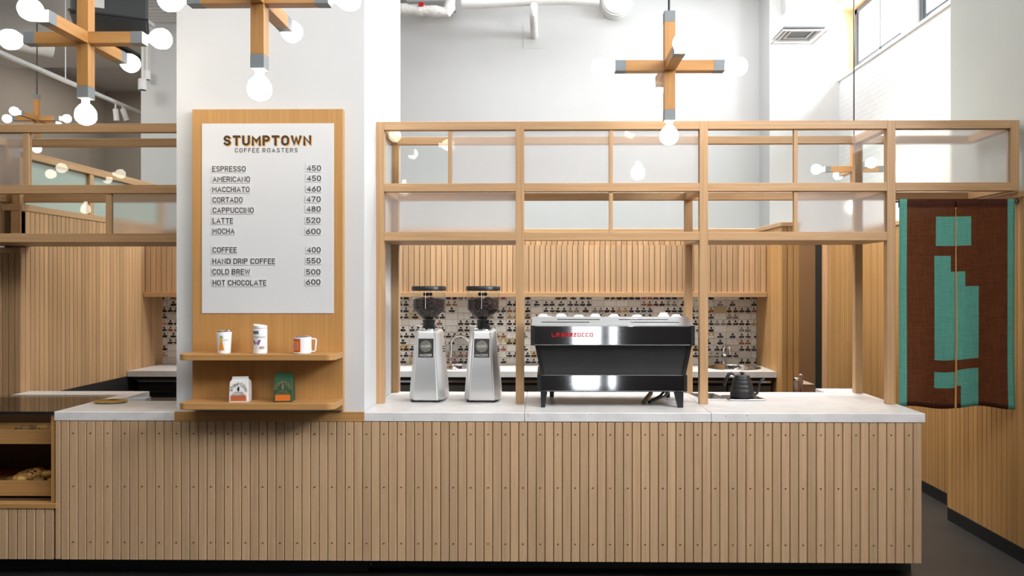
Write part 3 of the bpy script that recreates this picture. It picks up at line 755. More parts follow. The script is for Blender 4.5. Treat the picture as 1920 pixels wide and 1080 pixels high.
scr_l = thing('timber_screen', 'oak and glass screen above the pastry case left of the column', 'screen', (-2.8, YF, 1.94))
LXE, RXE = -3.62, COLX0 - .003
for z in (ZT, ZM, ZL):
    z = (z[0] - .008, z[1] - .006)
    rail(scr_l, LXE, RXE, YF, *z)
    if z[0] > 2.0: rail(scr_l, LXE, RXE, YB, *z)
post(scr_l, LXE - hw, YF, ZL[0] - .008, ZT[1] - .006); post(scr_l, LXE - hw, YB, ZL[0], ZT[1] - .006)
for z in (ZT, ZM): obj('cross_rail', BM().box(LXE - 2 * hw, LXE, YF + .05, YB, z[0] - .008, z[1] - .006, .002), oak['Y'], scr_l)
obj('soffit_board', BM().box(LXE, RXE, YF + .05, YB + .05, ZL[0] - .008, ZL[0] + .012, .001), oak['X'], scr_l)
up = (ZM[1] - .006, ZT[0] - .008); lo = (ZL[1] - .006, ZM[0] - .008)
ml1 = mull(scr_l, 46, *up, w=.038); ml2 = mull(scr_l, 201, *lo, w=.034)
pane(scr_l, LXE, ml1 - .019, *up, 1); pane(scr_l, ml1 + .019, RXE, *up, 0)
pane(scr_l, LXE, ml2 - .017, *lo, 0); pane(scr_l, ml2 + .017, RXE, *lo, 1)

# ------------------------------------------------------------------ menu board with two shelves
YM = 4.355
mb = thing('menu_board', 'tall oak board on the white column with the white price list', 'menu board', (ax(500, YM), YM, .965))
bx0, bz1 = at(360.5, 205, YM); bx1, _ = at(643, 205, YM); bz0 = .962
obj('back_panel', BM().box(bx0, bx1, YM, 4.389, bz0, bz1, .0015), board_oak, mb)
sx0, sz1 = at(379, 232, YM); sx1, sz0 = at(626, 587.5, YM)
sh = obj('white_sheet', BM().box(sx0, sx1, YM - .004, YM, sz0, sz1, .0008), white_sheet, mb)
YS = YM - .0045
obj('title_shadow', fit_text('STUMPTOWN', 420.8, 585.3, 255.6, 274.2, YS + .0004, .0012, .21, .20), amber_ink, sh)
obj('title_lettering', fit_text('STUMPTOWN', 419, 583.5, 254, 272.5, YS - .0011, .001, .21, .20), brown_ink, sh)
obj('subtitle_lettering', fit_text('COFFEE ROASTERS', 440.5, 558, 277.8, 285.6, YS, .0008, .13, .36), brown_ink, sh)
rows = [('ESPRESSO', 398, 460.5, 316.8, '450', 574.8, 601.8, 315.4), ('AMERICANO', 398.6, 468.8, 336.3, '450', 574.8, 601.8, 334.4),
        ('MACCHIATO', 398, 468, 355.4, '460', 574.5, 601.6, 354.2), ('CORTADO', 398.8, 455, 375, '470', 574, 601.2, 373.6),
        ('CAPPUCCINO', 398.8, 475.8, 394.4, '480', 574, 601.2, 392), ('LATTE', 398.8, 437, 414, '520', 574, 600.8, 413.2),
        ('MOCHA', 398.4, 440, 433.6, '600', 573.8, 601.2, 434), ('COFFEE', 398.8, 444, 468.8, '400', 575, 601.2, 468.6),
        ('HAND DRIP COFFEE', 398.4, 516, 490, '550', 574.4, 601.2, 489), ('COLD BREW', 398.4, 469, 509.8, '500', 573.8, 600.8, 510),
        ('HOT CHOCOLATE', 399, 499.4, 530.4, '600', 574, 600.8, 529)]
for nm, a, b_, v, pr, c, d, v2 in rows:
    for txt, u0, u1, vv in ((nm, a, b_, v), (pr, c, d, v2)):
        st = BM()
        words = txt.split(' '); tot = len(txt); pos = 0
        for wd in words:
            ua = u0 + (u1 - u0) * pos / tot; ub = u0 + (u1 - u0) * (pos + len(wd)) / tot
            X0, Z1 = at(ua - 1.5, vv - 7.0, YS); X1, Z0 = at(ub + 0.8, vv + 6.8, YS)
            st.box(X0, X1, YS - .0022, YS, Z0, Z1)
            pos += len(wd) + 1
        so = obj('letter_strip', st, white_print, sh)
        obj('lettering', fit_text(txt, u0, u1, vv - 5.2, vv + 5.0, YS - .0022, .0006, .15, .15), black_ink, so)
def shelf(z0, z1, name):
    x0, x1, ya, yb = bx0, bx1 + .0, 4.17, YM - .0005
    r = .045
    pts = [(x0, yb), (x0, ya + r)]
    for i in range(1, 9):
        t = PI + (PI / 2) * i / 8; pts.append((x0 + r + r * math.cos(t), ya + r + r * math.sin(t)))
    for i in range(0, 9):
        t = 1.5 * PI + (PI / 2) * i / 8; pts.append((x1 - r + r * math.cos(t), ya + r + r * math.sin(t)))
    pts.append((x1, yb))
    return obj(name, BM().prism(pts, z0, z1, 'Z', .0025), board_oak_x, mb)
ZS1, ZS2 = 1.296, 1.030
shelf(ZS1 - .034, ZS1, 'shelf'); shelf(ZS2 - .036, ZS2, 'shelf')

# things on the shelves
def wrap(b, R_at, cx, cy, z0, a0, eps=.0006):
    """bend flat shapes (x along the surface, y up) round an upright body"""
    for v in b.verts:
        z = v.co.y; R = R_at(z) + eps + v.co.z * .0003
        t = a0 + v.co.x / R
        v.co = (cx + R * math.sin(t), cy - R * math.cos(t), z0 + z)
    return b
def flat_poly(pts, n=1):
    b = bmesh.new(); vs = [b.verts.new((x, y, 0)) for x, y in pts]; b.faces.new(vs)
    bmesh.ops.triangulate(b, faces=b.faces[:])
    for _ in range(n): bmesh.ops.subdivide_edges(b, edges=b.edges[:], cuts=1, use_grid_fill=True)
    return b
def rect(x0, x1, y0, y1, n=6):
    b = bmesh.new()
    vs = [[b.verts.new((x0 + (x1 - x0) * i / n, y, 0)) for i in range(n + 1)] for y in (y0, y1)]
    for i in range(n): b.faces.new((vs[0][i], vs[0][i + 1], vs[1][i + 1], vs[1][i]))
    return b
def ellipse(cx, cy, rx, ry, n=18): return flat_poly([(cx + rx * math.cos(2 * PI * i / n), cy + ry * math.sin(2 * PI * i / n)) for i in range(n)])
orange = plain('orange_print', (0.80, 0.32, 0.04), 0.4); red_or = plain('red_orange_print', (0.72, 0.11, 0.02), 0.4)
pink = plain('pink_print', (0.65, 0.20, 0.42), 0.4); purple = plain('purple_print', (0.20, 0.12, 0.36), 0.4); slate = plain('slate_print', (0.13, 0.14, 0.20), 0.4)
gold = plain('yellow_print', (0.80, 0.55, 0.10), 0.4); green_p = plain('green_print', (0.10, 0.30, 0.16), 0.4); red_p = plain('red_print', (0.55, 0.05, 0.06), 0.4); lilac = plain('lilac_print', (0.45, 0.30, 0.55), 0.4)
YI = 4.225
def px_scale(Y): return Y / F_PX
# tumbler
tx, tz = at(420.5, 664, YI)
tu = thing('tumbler', 'white tapered tumbler with an orange figure print on the top shelf', 'tumbler', (tx, YI, ZS1))
s = px_scale(YI); H = 41 * s; Rb, Rt = 11.5 * s, 13.6 * s
Rf = lambda z: Rb + (Rt - Rb) * z / H
obj('body', BM().lathe([(Rb - .003, 0), (Rb, .003), (Rt, H - .004), (Rt - .001, H)], (tx, YI, ZS1), 40), white_gloss, tu, True)
obj('steel_rim', BM().lathe([(Rt - .001, H), (Rt, H + .004), (Rt - .003, H + .006), (Rt - .006, H + .003)], (tx, YI, ZS1), 40), chrome, tu, True)
pr = BM()
pr.merge(wrap(flat_poly([(-.015, .02), (.016, .02), (.005, .078), (-.003, .078)], 2), Rf, tx, YI, ZS1, -.05))
obj('orange_print', pr, orange, tu)
pr = BM(); pr.merge(wrap(ellipse(0.001, .088, .009, .011), Rf, tx, YI, ZS1, -.05, .0004)); obj('green_print', pr, green_p, tu)
pr = BM(); pr.merge(wrap(ellipse(0.001, .086, .005, .008), Rf, tx, YI, ZS1, -.05, .0008)); obj('yellow_print', pr, gold, tu)
t = stroke_text('COFFEE', .12, .3); pr = BM()
for v in t.verts: v.co.x = v.co.x * .0055 + .006; v.co.y = v.co.y * .006 + .072
pr.merge(wrap(t, Rf, tx, YI, ZS1, 0)); obj('lettering', pr, black_ink, tu)
# tall travel bottle
tx, _ = at(488, 664, YI)
tb = thing('travel_bottle', 'tall white travel bottle printed with a purple butterfly', 'bottle', (tx, YI, ZS1))
R = 12.9 * s; H = 47 * s; Rf = lambda z: R
obj('body', BM().lathe([(R - .003, 0), (R, .003), (R, H - .002), (R - .002, H)], (tx, YI, ZS1), 40), white_gloss, tb, True)
lid = BM().lathe([(R - .0015, H + .001), (R, H + .003), (R, H + .016), (R - .004, H + .021), (0, H + .022)], (tx, YI, ZS1), 40)
for v in lid.b.verts:
    if v.co.z > ZS1 + H + .01: v.co.z -= (v.co.x - tx) * .14
obj('lid', lid, white_gloss, tb, True)
pr = BM()
for sg in (-1, 1):
    pr.merge(wrap(flat_poly([(-.002 + .001 * sg, .063), (-.002 + .017 * sg, .079), (-.002 + .026 * sg, .075), (-.002 + .021 * sg, .062), (-.002 + .015 * sg, .049), (-.002 + .005 * sg, .052)], 1), Rf, tx, YI, ZS1, -.2))
obj('butterfly_print', pr, purple, tb)
pr = BM()
for sg in (-1, 1): pr.merge(wrap(ellipse(-.002 + .010 * sg, .063, .003, .006), Rf, tx, YI, ZS1, -.2, .001))
obj('butterfly_spots', pr, orange, tb)
pr = BM(); pr.merge(wrap(flat_poly([(-.034, .108), (.012, .108), (.012, .126), (-.034, .126), (-.028, .118)], 2), Rf, tx, YI, ZS1, -.2)); obj('slate_print', pr, slate, tb)
pr = BM(); pr.merge(wrap(ellipse(.022, .034, .018, .009), Rf, tx, YI, ZS1, 0)); obj('yellow_print', pr, gold, tb)
pr = BM(); pr.merge(wrap(ellipse(.022, .035, .014, .0065), Rf, tx, YI, ZS1, 0, .001)); obj('lilac_print', pr, lilac, tb)
pr = BM(); pr.merge(wrap(ellipse(-.043, .036, .006, .012), Rf, tx, YI, ZS1, 0)); obj('red_print', pr, red_p, tb)
t = stroke_text('STUMPTOWN', .13, .2)
w_ = max(v.co.x for v in t.verts)
for v in t.verts: v.co.x = (v.co.x - w_ / 2) * .0098; v.co.y = v.co.y * .010 + .086
pr = BM(); pr.merge(wrap(t, Rf, tx, YI, ZS1, .05)); obj('lettering', pr, brown_ink, tb)
# mug
tx, _ = at(567.5, 664, YI)
mg = thing('camp_mug', 'white handled mug with nested orange and pink squares', 'mug', (tx, YI, ZS1))
R = 16.4 * s; H = 31.5 * s; Rf = lambda z: R
obj('body', BM().lathe([(R - .004, 0), (R, .004), (R, H), (R - .003, H), (R - .004, .006), (0, .006)], (tx, YI, ZS1), 44), white_gloss, mg, True)
obj('steel_rim', BM().lathe([(R, H), (R + .0005, H + .003), (R - .004, H + .003), (R - .004, H - .002)], (tx, YI, ZS1), 44, cap=False), chrome, mg, True)
hx = R - .002
hp = [(hx, .012), (hx + .018, .012), (hx + .024, .017), (hx + .029, .072), (hx + .025, .080), (hx, .081)]
obj('handle', BM().tube([(tx + a, YI, ZS1 + b_) for a, b_ in hp], .0042, 10), white_gloss, mg, True)
for nm, m_, x0, x1, z0, z1, e in (('red_square', red_or, -.044, .010, .012, .083, .0005), ('orange_square', orange, -.044, .0, .022, .070, .0009), ('pink_square', pink, -.044, -.011, .033, .058, .0013)):
    pr = BM(); pr.merge(wrap(rect(x0, x1, z0, z1, 14), Rf, tx, YI, ZS1, -.16, e)); obj(nm, pr, m_, mg)

def arc_text(body, cx, cz, R, size, spread):
    """letters set along an arch, in the x-z plane (y = 0 facing -y)"""
    out = bmesh.new(); me_list = []
    n = len(body)
    M_ = BM()
    for i, ch in enumerate(body):
        t = stroke_text(ch, .14)
        for v in t.verts: v.co *= size
        w = max(v.co.x for v in t.verts)
        a = -spread / 2 + spread * i / (n - 1)
        for v in t.verts:
            x, y = v.co.x - w / 2, v.co.y
            rr = R + y
            X = cx + rr * math.sin(a) + x * math.cos(a); Z = cz + rr * math.cos(a) - x * math.sin(a)
            v.co = (X, -v.co.z / size * .0004, Z)
        M_.merge(t)
    return M_.b
def flat_text(body, cx, z, width, height):
    t = stroke_text(body, .14)
    xs = [v.co.x for v in t.verts]; ys = [v.co.y for v in t.verts]
    a, b_, c, d = min(xs), max(xs), min(ys), max(ys)
    for v in t.verts: v.co = (cx + ((v.co.x - a) / (b_ - a) - .5) * width, -v.co.z * .0004, z + (v.co.y - c) / (d - c) * height)
    return t
def bag(label, u0, u1, v0, v1, mat, ink, lab_m, depth, taper, rot):
    Y = 4.215
    sc = px_scale(Y)
    Wd, Hh = (u1 - u0) * sc, (v1 - v0) * sc
    xc, _ = at((u0 + u1) / 2, 757, Y)
    root = thing('coffee_bag', label, 'coffee bag', (xc + .008, Y + depth / 2, ZS2), rot)
    w2 = Wd / 2; zf = Hh * .80
    def ring(w, y0, y1, z, ins=.003):
        return [(-w + ins, y0, z), (w - ins, y0, z), (w, y0 + ins, z), (w - .004, (y0 + y1) / 2, z), (w, y1 - ins, z), (w - ins, y1, z), (-w + ins, y1, z), (-w, y1 - ins, z), (-w + .004, (y0 + y1) / 2, z), (-w, y0 + ins, z)]
    d = depth / 2
    body = BM().loft([ring(w2, -d, d, 0), ring(w2, -d - .002, d + .002, .01), ring(w2 * .99, -d, d, zf * .6), ring(w2 * .97, -d * .8, d * .8, zf), ring(w2 * taper, -.007, .007, Hh - .012), ring(w2 * taper, -.005, .005, Hh)])
    obj('pouch', body, mat, root, False, True)
    obj('folded_top', BM().box(-w2 * taper, w2 * taper, -.010, -.005, Hh - .02, Hh, .001), mat, root, False, True)
    obj('tin_tie', BM().box(w2 * taper - .003, w2 * taper + .006, -.009, .004, Hh - .022, Hh - .016), mat, root, False, True)
    yy = -d - .0032
    lb = obj('label_panel', BM().box(-w2 * .80, w2 * .80, yy, yy + .002, .008, .008 + Hh * .21), lab_m, root, False, True)
    pr = BM(); pr.merge(arc_text('STUMPTOWN', 0, Hh * .43, w2 * .62, Hh * .115, 2.75), Matrix.Translation((0, yy + .001, 0)))
    pr.merge(flat_text('COFFEE', 0, Hh * .355, w2 * 1.0, Hh * .05), Matrix.Translation((0, yy + .001, 0)))
    pr.merge(flat_text('ROASTERS', 0, Hh * .275, w2 * 1.3, Hh * .055), Matrix.Translation((0, yy + .001, 0)))
    pr.box(-.004, .004, yy + .0005, yy + .001, Hh * .44, Hh * .62)
    pr.box(-.007, .007, yy + .0005, yy + .001, Hh * .52, Hh * .54)
    obj('lettering', pr, ink, root, False, True)
    return root
white_bag = plain('white_pouch', (0.78, 0.77, 0.74), 0.5); green_bag = plain('green_pouch', (0.025, 0.085, 0.04), 0.45)
terra = plain('terracotta_label', (0.50, 0.13, 0.05), 0.5); or_lab = plain('orange_label', (0.68, 0.17, 0.02), 0.5)
gold_ink = plain('gold_ink', (0.32, 0.20, 0.09), 0.45)
bag('white coffee bag with a rust label on the lower shelf', 425.5, 461, 710, 757, white_bag, black_ink, terra, .075, .82, .10)
bag('dark green coffee bag with an orange label on the lower shelf', 508.5, 543, 703, 757, green_bag, gold_ink, or_lab, .085, .92, .12)

# ------------------------------------------------------------------ grinders
gx1 = ax(799.5, 4.74); gx2 = ax(903.5, 4.74)
GY = 4.86
grp = 'pair of tall coffee grinders'
ga = thing('coffee_grinder', 'silver coffee grinder with full bean hopper, nearer the column', 'coffee grinder', (gx1, GY, ZC), -.06, grp)
def octa(wx, wy, ch, z, yo=0.0):
    a, b_ = wx / 2, wy / 2
    return [(-a + ch, -b_ + yo, z), (a - ch, -b_ + yo, z), (a, -b_ + ch * 1.6 + yo, z), (a, b_ - ch + yo, z), (a - ch, b_ + yo, z), (-a + ch, b_ + yo, z), (-a, b_ - ch + yo, z), (-a, -b_ + ch * 1.6 + yo, z)]
body = BM().loft([octa(.212, .240, .032, .014), octa(.222, .250, .034, .026), octa(.216, .244, .034, .09), octa(.16, .184, .028, .425), octa(.152, .176, .028, .437), octa(.13, .15, .026, .442)])
bmesh.ops.bevel(body.b, geom=[e for e in body.b.edges if abs((e.verts[0].co - e.verts[1].co).z) > .02], offset=.006, segments=3, affect='EDGES')
gb = obj('body', body, grinder_alu, ga, True, True)
for sx_ in (-.08, .075):
    for sy_ in (-.10, .09):
        obj('foot', BM().lathe([(.011, 0), (.013, .004), (.013, .016)], (sx_, sy_, 0), 16), rubber, ga, True, True)
obj('neck', BM().lathe([(.045, .438), (.045, .455), (.038, .46), (.036, .485), (.042, .50), (.034, .503)], (0, -.01, 0), 28).box(.0, .045, -.06, -.01, .44, .475, .004), black, ga, True, True)
obj('adjusting_collar', BM().lathe([(.060, .440), (.062, .443), (.062, .452), (.05, .455)], (.0, -.01, 0), 32), chrome, ga, True, True)
obj('lever', BM().tube([(.03, -.03, .452), (.078, -.055, .456)], .005, 10).tube([(-.03, -.01, .462), (-.085, -.02, .466)], .005, 10), chrome, ga, True, True)
hop_o = obj('hopper', BM().lathe([(.034, .50), (.040, .503), (.100, .565), (.103, .573), (.103, .690), (.1005, .690), (.1005, .574), (.098, .567), (.036, .507)], (0, -.01, 0), 48, cap=False), glass_m, ga, True, True)
bean = BM().lathe([(.030, .506), (.036, .51), (.095, .568), (.098, .576), (.098, .632), (.06, .640), (.02, .636), (0, .638)], (0, -.01, 0), 48)
bo = obj('coffee_beans', bean, beans_m, ga, True, True); bo['kind'] = 'stuff'
obj('hopper_lid', BM().lathe([(.104, .686), (.108, .688), (.108, .708), (.104, .715), (0, .716)], (0, -.01, 0), 48), black, ga, True, True)
obj('hopper_seam', BM().box(-.0012, .0012, -.1148, -.1138, .575, .688), white_gloss, ga, False, True)
obj('bean_gate', BM().box(-.028, .028, -.05, -.04, .655, .675, .003), black, ga, False, True)
# badge leaning with the sloping front
zb0, zb1 = .282, .372
def yfront(z): return -(.244 + (.184 - .244) * (z - .09) / (.425 - .09)) / 2
slope = math.atan2(yfront(zb1) - yfront(zb0), zb1 - zb0)
MB_ = Matrix.Translation((0, yfront(zb0) - .0015, zb0 - .006)) @ Matrix.Rotation(-slope, 4, 'X') @ Matrix.Diagonal((1.12, 1, 1.1, 1))
badge = obj('badge', BM().box(-.042, .042, -.002, .002, 0, .105, .001, MB_), dark_steel, ga, False, True)
def badge_shape():
    pts_ = []
    for i in range(40):
        t = 2 * PI * i / 40
        r = .034 * (1 + .05 * math.cos(4 * t)) * (1.0 / max(abs(math.cos(t)), abs(math.sin(t))) ** .35)
        pts_.append((r * math.cos(t) * .92, .062 + r * math.sin(t) * .92))
    return pts_
obj('emblem', BM().prism(badge_shape(), -.0028, -.002, 'Y', 0, MB_), plain('badge_silver', (0.42, 0.42, 0.36), 0.35, 0.8, noise=.25, scale=120), badge, False, True)
bt = BM(); bt.merge(flat_text('MAZZER', 0, .006, .068, .013), MB_ @ Matrix.Translation((0, -.0024, 0)))
bt.merge(flat_text('MAZZER', 0, .057, .045, .010), MB_ @ Matrix.Translation((0, -.0031, 0)))
obj('lettering', bt, white_gloss, badge, False, True)
vb = BM()
for k in range(3): vb.box(.0, .018, -.02, .02, .305 + k * .015, .309 + k * .015, 0, Matrix.Translation((.0815 - k * .0012, 0, 0)))
obj('vent_slots', vb, black_matte, ga, False, True)
obj('side_screws', BM().sphere((.098, .0, .18), .004).sphere((.108, -.03, .075), .004), chrome, ga, True, True)
gb2 = copy_tree(ga, (gx2, GY, ZC), 'silver coffee grinder with bean hopper, nearer the espresso machine', grp, -.02)

# ------------------------------------------------------------------ espresso machine
YE = 4.45
def seg_letters(word, w, h, th, gap):
    """square stroke lettering built of bars: returns list of boxes (x0,x1,z0,z1)"""
    G = {'L': ['l', 'b'], 'A': ['l', 't', 'r', 'm'], 'M': ['l', 't', 'r', 'c'], 'R': ['l', 't', 'r2', 'm', 'd'], 'Z': ['t', 'z', 'b'], 'O': ['l', 'r', 't', 'b'], 'C': ['l', 't', 'b'], 'T': ['t', 'c', 'b2']}
    x = 0; out = []
    for ch in word:
        if ch == ' ': x += w * .35; continue
        for q in G[ch]:
            if q == 'l': out.append((x, x + th, 0, h))
            if q == 'r': out.append((x + w - th, x + w, 0, h))
            if q == 't': out.append((x, x + w, h - th, h))
            if q == 'b': out.append((x, x + w, 0, th))
            if q == 'm': out.append((x, x + w, h * .42, h * .42 + th))
            if q == 'c': out.append((x + w / 2 - th / 2, x + w / 2 + th / 2, 0, h))
            if q == 'r2': out.append((x + w - th, x + w, h * .42, h))
            if q == 'd': out.append((x + w * .55, x + w * .55 + th, 0, h * .42))
            if q == 'z': out += [(x + w * .62, x + w * .62 + th, h * .5, h), (x + w * .3, x + w * .62 + th, h * .45, h * .45 + th), (x + w * .2, x + w * .2 + th, 0, h * .5)]
        x += w + gap
    return out, x - gap
ex0, ez1 = at(996.5, 611, YE); ex1, ez0 = at(1301.5, 647.4, YE)
em = thing('espresso_machine', 'wide black and steel espresso machine with red lettering on the counter', 'espresso machine', ((ex0 + ex1) / 2, 4.75, ZC))
YL = 4.55
lx0, lz1 = at(1008, 703, YL); lx1, lz0 = at(1288, 734, YL)
YEB = 5.08
# upper band: steel face with black end blocks
obj('upper_band', BM().box(ex0 + .02, ex1 - .02, YE, YEB - .04, ez0, ez1, .003), black_steel, em)
for a, b_ in ((ex0 - .004, ex0 + .021), (ex1 - .021, ex1 + .004)):
    obj('end_block', BM().box(a, b_, YE - .004, YEB - .03, ez0 - .002, ez1 + .002, .003), black, em)
obj('lower_band', BM().box(lx0 + .018, lx1 - .018, YL, YEB - .06, lz0, lz1, .003), black_steel, em)
for a, b_ in ((lx0 - .002, lx0 + .019), (lx1 - .019, lx1 + .002)):
    obj('end_block', BM().box(a, b_, YL - .004, YEB - .05, lz0 - .002, lz1 + .002, .003), black, em)
# tapered middle panel
mx0, mz1 = at(1010, 648.5, YE + .03); mx1, _ = at(1290, 648.5, YE + .03)
nx0, mz0 = at(1021, 703, YL + .01); nx1, _ = at(1279, 703, YL + .01)
mp_ = BM().loft([[(mx0, YE + .03, ez0), (mx1, YE + .03, ez0), (mx1, YEB - .1, ez0), (mx0, YEB - .1, ez0)], [(nx0, YL + .01, lz1), (nx1, YL + .01, lz1), (nx1, YEB - .1, lz1), (nx0, YEB - .1, lz1)]])
obj('middle_panel', mp_, charcoal_panel, em)
for sgn, a, b_ in ((-1, mx0, nx0), (1, mx1, nx1)):
    st = BM().loft([[(a, YE + .022, ez0), (a + sgn * .022, YE + .022, ez0), (a + sgn * .022, YEB - .08, ez0), (a, YEB - .08, ez0)], [(b_, YL + .002, lz1), (b_ + sgn * .02, YL + .002, lz1), (b_ + sgn * .02, YEB - .08, lz1), (b_, YEB - .08, lz1)]])
    obj('side_panel', st, black, em)
for (u0, u1, u2, u3, Y, nm) in ((1013.5, 1026.5, 1014.5, 1022, 4.56, 'leg'), (1264.5, 1281.5, 1271.5, 1281, 4.56, 'leg'), (1030, 1041, 1031, 1038, 4.97, 'leg'), (1246, 1257, 1249, 1256, 4.97, 'leg')):
    a, b_, c, d = ax(u0, Y), ax(u1, Y), ax(u2, Y), ax(u3, Y)
    obj(nm, BM().loft([[(c, Y, ZC), (d, Y, ZC), (d, Y + .03, ZC), (c, Y + .03, ZC)], [(a, Y - .002, lz0 + .001), (b_, Y - .002, lz0 + .001), (b_, Y + .045, lz0 + .001), (a, Y + .045, lz0 + .001)]]), black, em)
# sloping steel top with long slots, cup tray behind
tzb = 1.482
top = BM().prism([(YE + .002, ez1 - .004), (YE + .002, ez1 + .002), (4.625, tzb), (4.64, tzb), (4.64, 1.452), (YEB - .06, 1.452), (YEB - .06, ez1 - .004)], ex0 + .002, ex1 - .002, 'X')
obj('top_tray', top, tray_steel, em)
sl = BM(); ang = math.atan2(tzb - ez1 - .002, 4.625 - YE - .002)
MT = Matrix.Translation((0, YE + .002, ez1 + .002)) @ Matrix.Rotation(ang, 4, 'X')
wE = ex1 - ex0
for (f0, f1, d) in ((.16, .43, .115), (.55, .72, .115), (.72, .86, .115), (.06, .36, .06), (.62, .92, .06), (.70, .78, .06)):
    sl.box(ex0 + wE * f0, ex0 + wE * f1, d, d + .010, -.004, .0008, 0, MT)
obj('slots', sl, black_matte, em)
sl = BM()
for (f0, f1, d) in ((.165, .43, .127), (.55, .70, .127), (.07, .36, .072), (.63, .92, .072)):
    sl.box(ex0 + wE * f0, ex0 + wE * f1, d, d + .007, 0, .0018, .0005, MT)
obj('slot_lips', sl, chrome, em)
letters, tot = seg_letters('LA MARZOCCO', 1.0, 1.15, .27, .20)
xL0, zL0 = at(1034.5, 631.5, YE); xL1, zL1 = at(1112, 624, YE)
k = (xL1 - xL0) / tot
lt = BM()
for i, (a, b_, c, d) in enumerate(letters): lt.box(xL0 + a * k, xL0 + b_ * k, YE - .004 - (i % 7) * .00025, YE + .0005, zL0 + c * k * 1.0, zL0 + d * k * 1.0)
obj('lettering', lt, red_m, em)
cab = BM().tube([(ax(1225, 4.8), 4.85, 1.05), (ax(1222, 4.75), 4.8, 1.0), (ax(1207, 4.7), 4.72, ZC + .008)], .014, 10)
obj('braided_hose', cab, plain('braided_hose', (0.45, 0.38, 0.25), 0.5, .3, noise=.3, scale=200), em, True)
for du in (0, 9): obj('cable', BM().tube([(ax(1262 + du, 4.8), 4.88, 1.05), (ax(1240 + du, 4.75), 4.80, .985), (ax(1217 + du * .3, 4.7), 4.72, ZC + .008)], .008, 8), black if du == 0 else lamp_grey, em, True)

# cups upside down on the machine
cup_m = white_gloss
cup0 = None
cups = [(1018, 1.0, 4.80), (1052, .9, 4.80), (1085, .8, 4.84), (1116, 1.0, 4.80), (1151, .95, 4.80), (1194, .75, 4.84), (1244, .85, 4.78), (1268, .95, 4.86)]
clab = ['outermost white cup on the machine, above its unlettered left end', 'second white cup on the espresso machine, above the L of the red lettering', 'low white cup on the espresso machine above the middle of the red lettering',
        'white cup on the espresso machine just past the end of the red lettering', 'white cup on the espresso machine beside the bare gap on top', 'small low white cup between two gaps on the espresso machine',
        'tallest white cup on the espresso machine, towards the kettle', 'last white cup on the espresso machine, closest to the kettle']
for i, (u, k, Y) in enumerate(cups):
    loc = (ax(u, Y), Y, 1.4525)
    if cup0 is None:
        cup0 = thing('espresso_cup', clab[0], 'cup', loc, 0, 'cups upside down on the espresso machine')
        obj('bowl', BM().lathe([(.043, 0), (.041, .012), (.034, .034), (.024, .048), (0, .05)], seg=32), cup_m, cup0, True, True)
        obj('foot_ring', BM().lathe([(.024, .047), (.022, .054), (.019, .054), (.018, .049)], seg=28, cap=False), cup_m, cup0, True, True)
        obj('handle', BM().tube([(.038, 0, .012), (.055, 0, .012), (.058, 0, .024), (.048, 0, .034), (.033, 0, .034)], .004, 8), cup_m, cup0, True, True)
        c = cup0
    else: c = copy_tree(cup0, loc, clab[i], None, random.uniform(1.2, 2.2))
    c.scale = (1, 1, (.72, .78, .62, .75, .72, .64, .92, .66)[i])

# ------------------------------------------------------------------ kettle, its tray and the drip grate
ky = 4.93
kx = ax(1391.5, ky)
tag(obj('steel_tray', BM().prism([(kx - .10, ky - .10), (kx + .115, ky - .10), (kx + .125, ky - .085), (kx + .10, ky + .10), (kx - .10, ky + .10), (kx - .115, ky + .085), (kx - .115, ky - .085)], ZC + .0005, ZC + .010, 'Z', .003), mirror_steel), 'flat polished steel tray under the black kettle', 'tray')
kt = thing('gooseneck_kettle', 'black gooseneck pour-over kettle at the right of the counter', 'kettle', (kx, ky, ZC + .0105))
prof = [(.066, 0), (.074, .003), (.075, .02), (.0735, .026), (.0735, .032), (.0715, .05), (.068, .055), (.0685, .062), (.065, .078), (.0615, .083), (.062, .09), (.058, .104), (.054, .110), (.0545, .116), (.050, .126), (.047, .130)]
obj('body', BM().lathe(prof, seg=48), kettle_black, kt, True, True)
lidk = obj('lid', BM().lathe([(.047, .1295), (.0485, .132), (.046, .138), (.03, .142), (0, .143)], seg=40), kettle_black, kt, True, True)
obj('knob', BM().lathe([(.007, .142), (.006, .147), (.014, .152), (.0165, .157), (.013, .160), (0, .161)], seg=28), black, lidk, True, True)
obj('spout', BM().tube([(.062, 0, .016), (.080, 0, .017), (.094, 0, .024), (.101, 0, .042), (.105, 0, .066), (.112, 0, .092), (.122, 0, .108), (.136, 0, .114), (.142, 0, .113)], [.012, .011, .009, .008, .0072, .0065, .006, .0055, .005], 12), kettle_black, kt, True, True)
obj('handle_bracket', BM().box(-.062, -.03, -.006, .006, .118, .130, .002).tube([(-.050, 0, .126), (-.066, 0, .140), (-.076, 0, .146)], .006, 8), chrome, kt, True, True)
obj('handle', BM().tube([(-.052, 0, .140), (-.068, 0, .150), (-.084, 0, .146), (-.093, 0, .128), (-.104, 0, .098), (-.112, 0, .080), (-.106, 0, .074)], [.008, .010, .011, .0115, .0115, .011, .008], 12), black, kt, True, True)
gx0, gx1_ = ax(1302, 4.98), ax(1358, 4.98)
gr = thing('drip_grate', 'black topped drip tray let into the counter beside the kettle', 'drip tray', ((gx0 + gx1_) / 2, 4.97, ZC))
obj('rim', BM().prism([(gx0 - .01, 5.13), (gx1_ - .035, 5.13), (gx1_ + .012, 4.87), (gx0 + .03, 4.87)], ZC + .0005, ZC + .006, 'Z', .001), chrome, gr)
obj('plate', BM().prism([(gx0 + .004, 5.12), (gx1_ - .045, 5.12), (gx1_ - .004, 4.882), (gx0 + .040, 4.882)], ZC + .006, ZC + .009, 'Z'), black_steel, gr)

